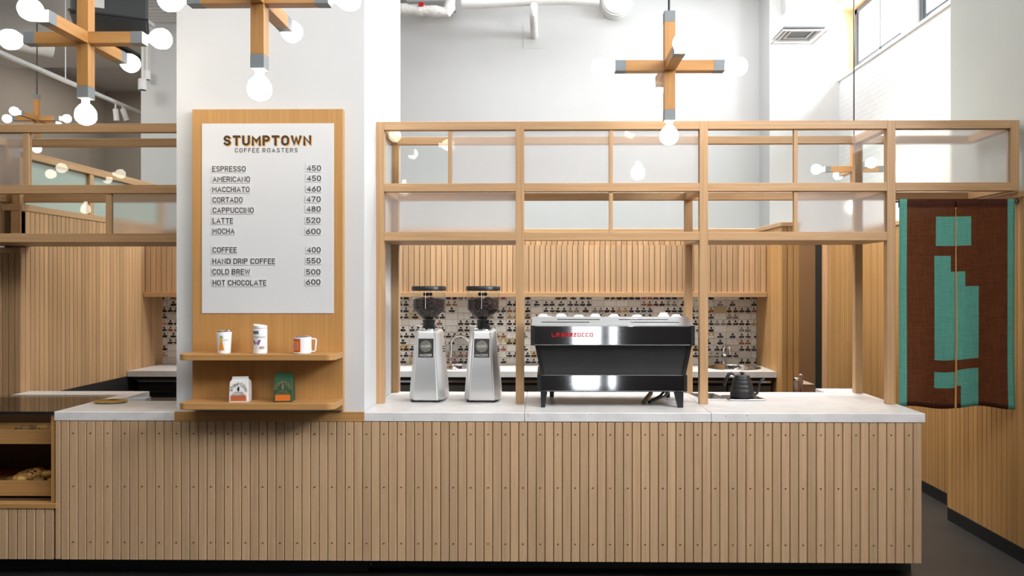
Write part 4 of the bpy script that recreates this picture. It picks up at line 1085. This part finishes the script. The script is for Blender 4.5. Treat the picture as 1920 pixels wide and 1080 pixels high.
# ------------------------------------------------------------------ back counter, cabinets, sinks, taps
def ringslab(bm, cx, cy, r, x0, x1, y0, y1, z0, z1, n=64):
    """rectangular slab with a round hole"""
    t = bmesh.new(); I, O = [], []
    for i in range(n):
        a = 2 * PI * (i + .5) / n; c, s_ = math.cos(a), math.sin(a)
        k = min(((x1 - cx) / c if c > 0 else (x0 - cx) / c) if abs(c) > 1e-6 else 9, ((y1 - cy) / s_ if s_ > 0 else (y0 - cy) / s_) if abs(s_) > 1e-6 else 9)
        I.append([t.verts.new((cx + r * c, cy + r * s_, z)) for z in (z0, z1)]); O.append([t.verts.new((cx + k * c, cy + k * s_, z)) for z in (z0, z1)])
    for i in range(n):
        j = (i + 1) % n
        t.faces.new((I[i][1], O[i][1], O[j][1], I[j][1])); t.faces.new((I[i][0], I[j][0], O[j][0], O[i][0]))
        t.faces.new((I[i][0], I[i][1], I[j][1], I[j][0])); t.faces.new((O[i][0], O[j][0], O[j][1], O[i][1]))
    # square off the corners left by the radial cut
    bmesh.ops.recalc_face_normals(t, faces=t.faces[:])
    bm.merge(t)
ys = 6.80
s1x = ax(1374, ys); s2x = ax(862, ys)
bs = BM()
hole = .225
ringslab(bs, s1x, ys, hole, s1x - .25, s1x + .25, ys - .25, ys + .25, .902, ZC)
ringslab(bs, s2x, ys, .20, s2x - .25, s2x + .25, ys - .25, ys + .25, .902, ZC)
yk1 = YK1 - .007
for a, b_ in ((LX + .005, s2x - .2495), (s2x + .2495, s1x - .2495), (s1x + .2495, 1.944)): bs.box(a, b_, YK0, yk1, .902, ZC)
for c_ in (s1x, s2x):
    bs.box(c_ - .2495, c_ + .2495, YK0, ys - .249, .902, ZC); bs.box(c_ - .2495, c_ + .2495, ys + .249, yk1, .902, ZC)
    for sx_ in (-1, 1):
        for sy_ in (-1, 1): bs.prism([(c_ + sx_ * .25, ys + sy_ * .25), (c_ + sx_ * .22, ys + sy_ * .25), (c_ + sx_ * .25, ys + sy_ * .22)], .902, ZC - .0002, 'Z')
tag(obj('back_worktop', bs, stone_m), 'long pale stone worktop along the tiled splashback', 'countertop')
def sink(cx, r, label):
    t = thing('sink', label, 'sink', (cx, ys, ZC))
    obj('rim', BM().lathe([(r - .008, -.002), (r - .006, .004), (r + .012, .004), (r + .016, .0005)], (cx, ys, ZC), 48, cap=False), chrome, t, True)
    obj('bowl', BM().lathe([(r - .004, .002), (r - .007, -.03), (r - .02, -.06), (r - .05, -.074), (.02, -.078), (0, -.078)], (cx, ys, ZC), 48, cap=False), mirror_steel, t, True)
sink(s1x, .225, 'round steel sink basin behind the kettle'); sink(s2x, .20, 'round steel sink basin behind the two grinders')
def tap(cx, cy, hgt, reach, ang, label, r=.011):
    t = thing('tap', label, 'tap', (cx, cy, ZC), ang)
    obj('base', BM().lathe([(.026, 0), (.026, .006), (.018, .010), (.016, .05), (.013, .056)], seg=24), chrome, t, True, True)
    pts_ = [(0, 0, .05), (0, 0, hgt - reach / 2)]
    for i in range(1, 10):
        a = PI - PI * i / 9; pts_.append((reach / 2 + reach / 2 * math.cos(a), 0, hgt - reach / 2 + reach / 2 * math.sin(a)))
    pts_.append((reach, 0, hgt - reach / 2 - .04))
    obj('spout', BM().tube(pts_, r, 12), chrome, t, True, True)
    obj('lever', BM().tube([(0, 0, .045), (.06, -.05, .075), (.11, -.08, .10)], [.016, .012, .007], 10), chrome, t, True, True)
    return t
tap(ax(845, 7.03), 7.035, .265, .19, -.35, 'tall arched chrome tap seen between the two grinders', .0125)
tap(ax(1358, 7.02), 7.035, .18, .085, -1.1, 'small arched chrome tap over the sink behind the kettle', .011)
px0, pz = at(1330, 665.5, 7.0)
wt = thing('wall_spout', 'slim chrome pipe spout by the tap behind the kettle', 'spout', (px0, 7.0, ZC))
obj('riser', BM().tube([(px0 - .03, 7.03, ZC), (px0 - .03, 7.03, pz)], .008, 10), chrome, wt, True)
obj('arm', BM().tube([(px0 - .03, 7.03, pz), (px0 + .02, 7.0, pz + .002), (ax(1351, 6.9), 6.92, pz)], .006, 10), chrome, wt, True)

# base units under the back worktop: steel undercounter fridges
def fridge(x0, x1, label, dark=False):
    t = thing('undercounter_fridge', label, 'fridge', ((x0 + x1) / 2, 6.6, 0), 0, 'steel units under the back worktop')
    obj('cabinet', BM().box(x0, x1, 6.58, 7.0, .05, .868, .003), black_matte, t)
    n = 2 if x1 - x0 < .9 else 3
    for i in range(n):
        a, b_ = x0 + (x1 - x0) * i / n + .006, x0 + (x1 - x0) * (i + 1) / n - .006
        d = obj('door', BM().box(a, b_, 6.545, 6.58, .12, .825, .003), black if dark else dark_steel, t)
        obj('handle', BM().box(a + .03, b_ - .03, 6.525, 6.535, .755, .775, .003).box(a + .04, a + .05, 6.535, 6.545, .755, .775).box(b_ - .05, b_ - .04, 6.535, 6.545, .755, .775), black_matte if dark else steel, d)
    obj('top_strip', BM().box(x0, x1, 6.55, 6.58, .845, .868), steel, t)
fridge(-1.9, -.45, 'steel fridge under the back worktop behind the grinders'); fridge(-.44, .8, 'steel fridge under the back worktop behind the espresso machine'); fridge(.81, 1.93, 'brown reflecting steel fridge under the worktop behind the kettle')
fridge(-3.46, -1.95, 'black fridge under the back worktop left of the column', True)
cabn = thing('worktop_support', 'dark rail carrying the back worktop above the fridges', 'rail', (0, 6.56, .88))
obj('bar', BM().box(LX + .01, 1.94, 6.50, 6.56, .869, .9015), black_matte, cabn)

# wall cabinets
def wall_cab(x0, x1, label):
    t = thing('wall_cabinet', label, 'cabinet', ((x0 + x1) / 2, 6.9, 1.57), 0, 'oak boarded wall cabinets over the tiles')
    obj('carcass', BM().box(x0, x1, 6.764, YK1 - .001, 1.61, 2.02), groove, t)
    b = BM(); planks(b, 'X', x0, x1, 1.61, 2.02, 6.75, 1, .0475); obj('boarded_front', b, cab_oak, t)
    obj('bottom_trim', BM().box(x0, x1, 6.72, YK1 - .007, 1.568, 1.6095, .002), oak['X'], t)
XS = [LX + .003, -1.9, -.55, .78, 1.943]
for a, b_, l in zip(XS, XS[1:], ('oak wall cabinet in the back corner left of the column', 'oak wall cabinet above the two coffee grinders', 'oak wall cabinet behind the espresso machine', 'oak wall cabinet above the small sink by the partition')):
    wall_cab(a + .0008, b_ - .0008, l)

# canisters and low box behind the counter end
for i, (u0, u1, v, Y, l) in enumerate(((1488, 1498.5, 708, 5.75, 'shorter copper coloured flask behind the counter end'), (1498, 1505.5, 701, 5.95, 'taller copper coloured flask behind the counter end'))):
    x0, z1 = at(u0, v, Y); x1, _ = at(u1, v, Y); r = (x1 - x0) / 2
    t = thing('flask', l, 'flask', ((x0 + x1) / 2, Y, .60), 0, 'copper flasks behind the counter')
    obj('body', BM().lathe([(r - .002, 0), (r, .004), (r, z1 - .60 - .03), (r * .9, z1 - .60 - .022)], seg=28), copper, t, True, True)
    obj('lid', BM().lathe([(r * .9, z1 - .622), (r, z1 - .62), (r, z1 - .604), (r * .8, z1 - .60), (0, z1 - .60)], seg=28), chrome, t, True, True)
t = thing('side_table', 'low brown cupboard standing behind the counter end', 'cupboard', (2.1, 5.85, 0))
obj('carcass', BM().box(1.80, 2.30, 5.62, 6.1, 0, .585), bronze_door, t); obj('top', BM().box(1.79, 2.31, 5.61, 6.11, .585, .5998, .002), bronze_door, t)
bx_, bz_ = at(1505, 720, 6.9)
t = thing('metal_box', 'pale steel box in the corridor behind the flasks', 'box', (2.45, 7.0, 0))
obj('body', BM().box(ax(1506, 6.9), ax(1526, 6.9), 6.9, 7.3, 0, bz_ - .012), plain('pale_metal', (0.45, 0.36, 0.30), 0.4, .4), t); obj('lid', BM().box(ax(1505.5, 6.9), ax(1526.5, 6.9), 6.895, 7.305, bz_ - .012, bz_, .002), plain('pale_lid', (0.5, 0.42, 0.36), 0.4, .4), t)

# paper and till corner behind the left slab
px_, pz_ = at(266, 748, 5.0)
tag(obj('paper_stack', BM().prism([(px_ - .06, 4.93), (px_ + .05, 4.95), (px_ + .03, 5.06), (px_ - .05, 5.03)], .905, .938, 'Z'), paper), 'pale folded paper behind the stone slab left of the column', 'paper')
t = thing('till_desk', 'low dark desk behind the left stone slab', 'desk', (-2.35, 5.2, 0))
obj('top', BM().box(CXL + .12, COLX0 - .01, 4.80, 5.25, .87, .9045, .003), black, t)
obj('carcass', BM().box(CXL + .13, COLX0 - .02, 4.82, 5.22, 0, .87), black_matte, t)

# ------------------------------------------------------------------ pastry case
def zpx(v, Y=YC0, u=50): return at(u, v, Y)[1]
PCX0, PCX1 = -3.58, CXL - .003
pc = thing('pastry_case', 'built-in oak pastry case with glass top and two drawers of bakes', 'display case', (-3.08, YC0, 0))
obj('glass_top', BM().box(PCX0, PCX1, YC0 + .004, 5.046, .940, .949), glass_top_m, pc)
obj('glass_edge', BM().box(PCX0, PCX1, YC0, YC0 + .006, .934, .950), black, pc)
obj('back_panel', BM().box(PCX0, PCX1, 5.02, 5.045, .108, .935), groove, pc)
obj('side_panel', BM().box(PCX1 - .02, PCX1 + .0, YC0 + .012, 5.02, .43, .93), board_oak, pc)
obj('side_panel', BM().box(PCX0, PCX0 + .02, YC0 + .012, 5.02, .43, .93), board_oak, pc)
obj('sill', BM().box(PCX0, PCX1 + .02, YC0 - .004, 4.46, zpx(953.5), zpx(943.5), .002), board_oak_x, pc)
obj('bottom', BM().box(PCX0, PCX1, YC0 + .05, 5.02, .108, .43), groove, pc)
b = BM(); planks(b, 'X', PCX0, PCX1 - .001, .108, zpx(954.5), YC0 + .003, 1, .0535, .0045, .016, .003); obj('boards', b, counter_oak, pc)
obj('toe_kick', BM().box(PCX0, PCX1, 4.50, 4.54, 0, .107), black_matte, pc)
ZD = []
for v0, v1 in ((811.7, 838.7), (909, 938)):
    z0, z1 = zpx(v1), zpx(v0)
    d = obj('drawer', BM().box(PCX0 + .021, PCX1 - .021, YC0 + .104, 5.0, z0 + .012, z0 + .028), board_oak_x, pc)
    obj('drawer_front', BM().box(PCX0 + .021, PCX1 - .021, YC0 + .085, YC0 + .1038, z0, z1, .002), board_oak_x, d)
    ZD.append((z0 + .0285, z1))
def pastry(name, label, u, v, Y, L, r, mat, rz, curve=.4, tilt=0.0, chips=0, group=None):
    x, z = at(u, v, Y)
    root = thing(name, label, 'pastry', (x, Y, z), rz, group)
    pts_, rr = [], []
    for i in range(13):
        t_ = -1 + 2 * i / 12
        pts_.append((L / 2 * t_, curve * L * .35 * t_ * t_, tilt * t_ * L / 2)); rr.append(max(.004, r * (1 - abs(t_) ** 2.6) ** .5 * (1 + .06 * math.cos(9 * t_))))
    obj('crust', BM().tube(pts_, rr, 14), mat, root, True, True)
    if chips:
        b = BM()
        for q in range(chips):
            a = random.uniform(-.6, .6); e = random.uniform(.5, 1.5)
            i = min(12, max(0, int((a + 1) * 6)))
            p_ = pts_[i]
            b.sphere((p_[0] + random.uniform(-.01, .01), p_[1] - rr[i] * math.cos(e), p_[2] + rr[i] * math.sin(e)), .006, .006, .004, u=8, v=6)
        obj('chocolate_chips', b, choc, root, True, True)
    return root
g1, g2 = 'pastries in the upper drawer', 'pastries in the lower drawer'
YP = 4.60
pastry('sweet_roll', 'dark long bun in the upper drawer, furthest from the counter slab', 42, 805, YP, .085, .024, darkbun, .5, .1, 0, 0, g1)
pastry('sweet_roll', 'dark round bun in the middle of the upper drawer', 58, 804, YP + .04, .055, .024, darkbun, 1.2, .1, 0, 0, g1)
pastry('sweet_roll', 'dark bun touching the pale bakes in the upper drawer', 67, 804.5, YP - .02, .05, .023, darkbun, .2, .1, 0, 0, g1)
pastry('danish', 'pale golden bake in the upper drawer beside the dark buns', 80, 804, YP - .03, .075, .027, golden, .1, .1, 0, 0, g1)
pastry('danish', 'pale golden bake against the side of the upper drawer', 95, 806, YP, .07, .023, golden, -.1, .1, 0, 0, g1)
pastry('croissant', 'bright golden bake at the front of the lower drawer', 38, 899, YP - .06, .085, .032, golden, .2, .3, 0, 0, g2)
pastry('scone', 'large bake with chocolate chips on top of the lower pile', 58, 892, YP, .115, .036, golden, .9, .2, .35, 16, g2)
pastry('scone', 'long bake lying behind the chip covered one in the lower drawer', 55, 887, YP + .09, .15, .026, golden, .3, .3, .25, 6, g2)
pastry('croissant', 'curved golden bake at the column end of the lower pile', 84, 889, YP + .05, .09, .026, golden, -.4, .5, .2, 4, g2)
pastry('scone', 'brown bake under the pile in the lower drawer', 70, 901, YP - .02, .09, .028, darkbun, -.3, .2, 0, 0, g2)
pastry('croissant', 'dim bake at the far side of the lower drawer', 24, 900, YP + .06, .08, .026, darkbun, .6, .4, 0, 0, g2)
pastry('danish', 'small pale bake against the side of the lower drawer', 97, 902, YP - .02, .05, .022, golden, .2, .1, 0, 0, g2)

# ------------------------------------------------------------------ hanging curtain
YN = 4.735
nx0, nz1 = at(1685, 373.5, YN); nx1, nz0 = at(1901, 762, YN)
rod = thing('curtain_rod', 'thin black rod holding the brown and green curtain', 'curtain rod', (nx0, YN, nz1 - .01))
zr = at(1790, 378, YN)[1]
obj('bar', BM().tube([(P[3] + hw + .0015, YN, zr), (NX - .001, YN, zr)], .006, 10), black, rod, True)
obj('socket', BM().lathe([(.014, 0), (.014, .012), (.009, .016)], seg=20, M=Matrix.Translation((NX - .001, YN, zr)) @ Matrix.Rotation(-PI / 2, 4, 'Y')), dark_steel, rod, True)
cw, chh = nx1 - nx0, nz1 - nz0
def is_green(u, v):
    if u < .067 or u > .937: return True
    if v < .04: return False
    if .321 < u < .618 and .084 < v < .224: return True
    if .308 < u < .452 and .271 < v < .769: return True
    if .452 <= u < .563 and .347 < v < .769: return True
    if .563 <= u < .686 and .42 < v < .769: return True
    if .306 < u < .49 and .826 < v < .902: return True
    if .49 <= u < .523 and .818 < v < .893: return True
    if .523 <= u < .686 and .816 < v < 1.0: return True
    return False
def noren_panel(name, ua, ub, parent, hang):
    us = sorted(set([ua, ub] + [x for x in (.067, .306, .308, .321, .452, .523, .563, .618, .686, .937) if ua < x < ub] + [ua + (ub - ua) * i / 26 for i in range(1, 26)]))
    vs_ = sorted(set([0, .04, .084, .224, .271, .347, .42, .769, .816, .818, .826, .893, .902, 1.0] + [i / 44 for i in range(1, 44)]))
    t = bmesh.new()
    def pos(u, v):
        amp = .010 * v
        y = YN - .009 + amp * math.sin(u * 17 + 1.3) + .006 * math.sin(v * 5 + u * 4) * v
        uu = u + (-.006 * v if hang < 0 else .006 * v) * (1 if (ua <= .49 < u + .2) else 0)
        # slit opens slightly toward the bottom, edges sway
        if hang < 0: uu = u - (.0045 + .005 * v) * (u / .49)
        else: uu = u + (.0045 + .004 * v) * ((1 - u) / .51) + .022 * max(0, v - .8) * (u - .49) - .012 * math.sin(v * 3.0) * (u - .49)
        z = nz1 - v * chh + v * (.010 * math.sin(u * 11 + .4) - .006)
        return (nx0 + uu * cw, y, z)
    G = {}
    for u in us:
        for v in vs_: G[u, v] = t.verts.new(pos(u, v))
    for i in range(len(us) - 1):
        for j in range(len(vs_) - 1):
            f = t.faces.new((G[us[i], vs_[j]], G[us[i], vs_[j + 1]], G[us[i + 1], vs_[j + 1]], G[us[i + 1], vs_[j]]))
            uc, vc = (us[i] + us[i + 1]) / 2, (vs_[j] + vs_[j + 1]) / 2
            f.material_index = 1 if is_green(uc, vc) else (2 if vc < .04 or vc > .985 else 0)
    o = obj(name, t, [noren_brown, noren_green, noren_hem], parent, True)
    sd = o.modifiers.new('thickness', 'SOLIDIFY'); sd.thickness = .0015; sd.offset = 0
    return o
cur = thing('noren_curtain', 'split brown linen curtain with green blocks hanging in the passage', 'curtain', ((nx0 + nx1) / 2, YN, nz0))
noren_panel('curtain_half', 0, .49, cur, -1); noren_panel('curtain_half', .49, 1.0, cur, 1)
obj('rod_sleeve', BM().box(nx0 + .002, nx1 - .002, YN + .007, YN + .0085, nz1 - .05, nz1), noren_hem, cur)

# ------------------------------------------------------------------ pendant lamps
ARM, BEAM, CAPL, BR = .285, .055, .056, .048
ARMY = .32
def make_lamp(label, loc, rod_len):
    t = thing('cross_pendant', label, 'pendant lamp', loc, 0, 'oak cross pendants with globe bulbs')
    h_ = BEAM / 2
    obj('upright', BM().box(-h_, h_, -h_, h_, -ARM + CAPL, ARM - CAPL, .001), beam_oak['Z'], t, False, True)
    for sg in (-1, 1):
        a, b_ = sorted((sg * h_, sg * (ARM - CAPL)))
        obj('arm', BM().box(a, b_, -h_, h_, -h_, h_, .001), beam_oak['X'], t, False, True)
        a, b_ = sorted((sg * h_, sg * (ARMY - CAPL)))
        obj('arm', BM().box(-h_, h_, a, b_, -h_, h_, .001), beam_oak['Y'], t, False, True)
    prof_ = [(.017, -.002), (.017, .022), (.030, .034), (.043, .052), (.0475, .068), (BR - .0005, .078), (.0475, .092), (.041, .106), (.028, .118), (.012, .124), (0, .125)]
    for d in ((1, 0, 0), (-1, 0, 0), (0, 1, 0), (0, -1, 0), (0, 0, -1), (0, 0, 1)):
        q = Vector((0, 0, 1)).rotation_difference(Vector(d)).to_matrix().to_4x4()
        AL = ARMY if d[1] else ARM
        MM = Matrix.Translation(Vector(d) * (AL - CAPL)) @ q
        c = obj('end_cap', BM().box(-h_ - .0005, h_ + .0005, -h_ - .0005, h_ + .0005, 0, CAPL, .001, MM), lamp_grey, t, False, True)
        if d != (0, 0, 1):
            MM2 = Matrix.Translation(Vector(d) * AL) @ q
            obj('bulb', BM().lathe(prof_, seg=28, M=MM2), bulb_m, t, True, True)
    obj('rod', BM().tube([(0, 0, ARM - .01), (0, 0, rod_len)], .0065, 10), black, t, True, True)
    obj('ceiling_rose', BM().lathe([(.055, 0), (.06, .01), (.06, .028)], (0, 0, rod_len - .028), 24), black, t, True, True)
    return t
Z0 = 2.815
lamps = [(.661, 4.06, Z0, 'oak cross pendant hanging in front of the right half of the screen'),
         (-2.18, 3.66, 2.844, 'large oak cross pendant hanging left of the column'),
         (-1.141, 3.1, 2.823, 'oak cross pendant hanging over the menu board, cut by the top edge'),
         (-6.07, 9.2, 3.67, 'small distant oak cross pendant in the room beyond the left screen'),
         (3.0, 7.5, 2.79, 'distant oak cross pendant seen through the glass near the window'),
         (-4.7, 1.56, Z0, 'oak cross pendant out in the seating area, seen mirrored in glass')]
lamp0 = None
for x, y, z, l in lamps:
    if lamp0 is None: lamp0 = make_lamp(l, (x, y, z), CEIL - z)
    else:
        c = copy_tree(lamp0, (x, y, z), l)
        if abs(z - Z0) > .002:      # a rod of the right length
            for ch in c.children:
                if ch.name.startswith('rod'):
                    ch.data = ch.data.copy()
                    for v in ch.data.vertices:
                        if v.co.z > 1: v.co.z = CEIL - z
                if ch.name.startswith('ceiling_rose'): ch.location.z = Z0 - z

# ------------------------------------------------------------------ services under the ceiling
yp = 9.2
def pz(u, v, Y=yp): x, z = at(u, v, Y); return (x, Y, z)
t = thing('drain_pipe', 'white painted pipe run under the ceiling with a stub dropping down', 'pipe', pz(1000, 30))
r_ = 7.5 * yp / F_PX
obj('run', BM().tube([pz(866, 4), pz(900, 4), pz(1000, -2), pz(1060, -3), pz(1124, 0)], .075, 16), pipe_white, t, True)
a = pz(1000.5, 0); e = pz(1000.5, 14)
obj('drop', BM().tube([a, e, (e[0], e[1] + .03, e[2] - .07), (e[0], e[1] + .12, e[2] - .11), (e[0], YBACK - .002, e[2] - .115)], r_, 16), pipe_white, t, True)
obj('wall_plate', BM().box(e[0] - .14, e[0] + .14, YBACK - .004, YBACK - .001, e[2] - .27, e[2] + .05), white_wall, t)
t = thing('lagged_pipe', 'rough white lagged pipe bending up beside the column top', 'pipe', pz(800, 20))
lp = []
for i in range(16):
    q = pz(752 - 60 + i * 9.7, 13 + 10 * min(1, i / 15) ** 1); lp.append(q)
lp += [pz(843, 14), pz(846, -6), pz(847, -30)]
obj('lagging', BM().tube(lp, [.066 + .007 * math.sin(i * 2.1) for i in range(len(lp))], 14), lagging, t, True)
obj('red_tag', BM().box(*[f for f in (pz(787, 13)[0], pz(796, 13)[0])], yp - .085, yp - .07, pz(790, 16)[2], pz(790, 9)[2]), red_m, t)
t = thing('duct_box', 'grey metal duct box under the ceiling behind the column', 'duct', pz(790, -20))
obj('casing', BM().box(ax(765, 9.5), ax(850, 9.5), 9.4, 9.8, at(800, 8, 9.5)[1], CEIL - .001), plain('galvanised', (0.5, 0.5, 0.51), .5, .3), t)
def duct(label, u0, u1, v, Y, name='round_duct'):
    x0, z0 = at(u0, v, Y); x1, _ = at(u1, v, Y); r = (x1 - x0) / 2
    t = thing(name, label, 'duct', ((x0 + x1) / 2, Y, z0 + r), 0, 'white round ducts under the ceiling')
    M_ = Matrix.Translation(((x0 + x1) / 2, Y, z0 + r)) @ Matrix.Rotation(-PI / 2, 4, 'X')
    L_ = (YBACK if u0 < 1400 else 9.45) - Y - .002
    obj('tube', BM().lathe([(r * .96, 0), (r, .012), (r, L_)], seg=36, M=M_), pipe_white, t, True)
    obj('collar', BM().lathe([(r + .012, .02), (r + .012, .06)], seg=36, M=M_), pipe_white, t, True)
duct('white round duct under the ceiling above the pendant lamp', 1130, 1184, 26, 9.65)
duct('wider white round duct under the ceiling above the air diffuser', 1476, 1560, 36, 9.2)
t = thing('air_diffuser', 'square white air diffuser hanging below the round duct', 'diffuser', (ax(1497, 8.3), 8.3, 4.3))
dx, dz = at(1497, 70, 8.3)
for i, w in enumerate((.235, .18, .125, .07)):
    fr = BM(); q = .018
    z = dz - .004 + i * .014
    Yc = 8.3
    fr.box(dx - w, dx + w, Yc - w, Yc - w + q, z, z + .012); fr.box(dx - w, dx + w, Yc + w - q, Yc + w, z, z + .012)
    fr.box(dx - w, dx - w + q, Yc - w + q, Yc + w - q, z, z + .012); fr.box(dx + w - q, dx + w, Yc - w + q, Yc + w - q, z, z + .012)
    obj('vane', fr, pipe_white, t)
obj('throat', BM().box(dx - .2, dx + .2, 8.1, 8.5, dz + .05, dz + .2), pipe_white, t)
obj('dark_slot', BM().box(dx - .215, dx + .215, 8.085, 8.515, dz + .035, dz + .049), lamp_grey, t)
obj('neck', BM().lathe([(.13, dz + .2), (.13, dz + .45)], (dx, 8.3, 0), 28), pipe_white, t, True)

# left room: track, spotlights, soffits, air handler
t = thing('lighting_track', 'long white lighting track crossing the room beyond the left screen', 'lighting track', (-5.6, 8.5, 4.07))
obj('rail', BM().box(-5.625, -5.575, 5.5, 12.2, 4.05, 4.09, .002), pipe_white, t)
for yy in (7.0, 9.0, 11.5): obj('hanger', BM().tube([(-5.6, yy, 4.09), (-5.6, yy, CEIL)], .006, 8), pipe_white, t, True)
def spot(label, x, y, z, d, L, r, up):
    t = thing('spotlight', label, 'spotlight', (x, y, z), 0, 'white track spotlights')
    v = Vector(d).normalized(); q = Vector((0, 0, 1)).rotation_difference(v).to_matrix().to_4x4()
    M_ = Matrix.Translation((x, y, z)) @ q
    obj('head', BM().lathe([(r * .8, 0), (r, .006), (r, L), (r * .9, L), (r * .85, L - .02), (0, L - .02)], seg=24, M=M_), pipe_white, t, True)
    obj('lens', BM().lathe([(r * .82, L - .006), (0, L - .006)], seg=24, M=M_), black, t, True)
    obj('arm', BM().tube([(x, y, z - .01), (x, y, up)], .012, 8), pipe_white, t, True)
x, z = at(211, 204, 10.06); spot('white spotlight on the track nearer the lamp', -5.6, 10.06, z, (.05, .1, -1), .155, .035, 4.05)
x, z = at(224, 204, 10.23); spot('white spotlight on the track tilted toward the column', -5.6, 10.23, z, (.32, .1, -1), .17, .035, 4.05)
x, z = at(267, 148, 9.6); spot('large white downlight close to the white rear wall', x, 9.6, z, (0, 0, -1), .14, .05, CEIL - .001)
x, z = at(275, 132, 9.8); spot('upper white downlight behind the large one', x, 9.8, z, (0, 0, -1), .12, .045, CEIL - .001)
tag(obj('soffit_panel', BM().box(ax(290, YBACK), ax(331, YBACK) + 1.6, 6.6, YBACK - .003, 5.04, 5.1), plain('ribbed_panel', (.72, .72, .72), .6)), 'white ribbed soffit panel above the column side', 'ceiling panel', kind='structure')
rb = BM(); x0 = ax(290, YBACK)
for i in range(30): rb.box(x0 + .03, x0 + 2.1, 6.62 + i * .108, 6.66 + i * .108, 5.032, 5.04)
obj('ribs', rb, pipe_white, bpy.data.objects['soffit_panel'])
obj('edge', BM().box(x0 - .03, x0, 6.6, YBACK - .003, 5.0, 5.12), white_gloss, bpy.data.objects['soffit_panel'])
Mr = Matrix.Translation((-4.5, 8.0, 4.36)) @ Matrix.Rotation(.45, 4, 'Z')
t = thing('air_handler', 'dark grey air handling unit slung under the ceiling', 'air conditioner', (-4.5, 8.0, 4.36))
obj('casing', BM().box(-.34, .34, -.3, .3, 0, .6, .01, Mr), plain('dark_grey_metal', (.07, .075, .08), .5, .2), t)
obj('rating_plate', BM().box(-.22, -.04, -.305, -.3, .09, .18, 0, Mr), pipe_white, t)
obj('flange', BM().box(-.355, .355, -.315, .315, .02, .04, 0, Mr).box(-.29, -.27, -.31, -.3, 0, .6, 0, Mr), black, t)
for dx_ in (-.28, .28): obj('hanger', BM().tube([Mr @ Vector((dx_, 0, .59)), Mr @ Vector((dx_, 0, CEIL - 4.36))], .01, 8), black, t, True)
tag(obj('ceiling_bulkhead', BM().box(-8.8, -5.3, 9.9, 11.2, 4.85, CEIL - .001), white_gloss), 'white bulkhead under the ceiling beyond the big left lamp', 'bulkhead', kind='structure')
t = thing('slot_diffuser', 'black linear air slot in the white bulkhead', 'diffuser', (-5.6, 10.4, 4.84))
obj('frame', BM().box(-5.75, -5.55, 10.0, 11.1, 4.835, 4.849), lamp_grey, t); obj('slot', BM().box(-5.72, -5.58, 10.03, 11.07, 4.831, 4.835), black_matte, t)
t = thing('cable_tray', 'dark duct and cable run under the ceiling at the upper left', 'duct', (-6.9, 8.4, 5.2))
obj('channel', BM().box(-8.6, -5.9, 8.0, 8.5, 5.25, 5.5), window_grey, t)
obj('cables', BM().tube([(-7.2, 7.9, 5.2), (-6.6, 8.0, 5.12), (-6.1, 8.3, 5.2)], .035, 10).tube([(-7.0, 7.9, 5.3), (-6.5, 7.95, 5.15), (-6.05, 8.3, 5.28)], .03, 10), black, t, True)
t = thing('white_duct', 'curved white duct at the upper left behind the lamp', 'duct', (-7.2, 9.0, 4.75))
obj('tube', BM().tube([(-8.7, 8.8, 4.95), (-7.6, 8.9, 4.86), (-6.9, 9.2, 4.72), (-6.3, 9.85, 4.7)], .11, 16), pipe_white, t, True)
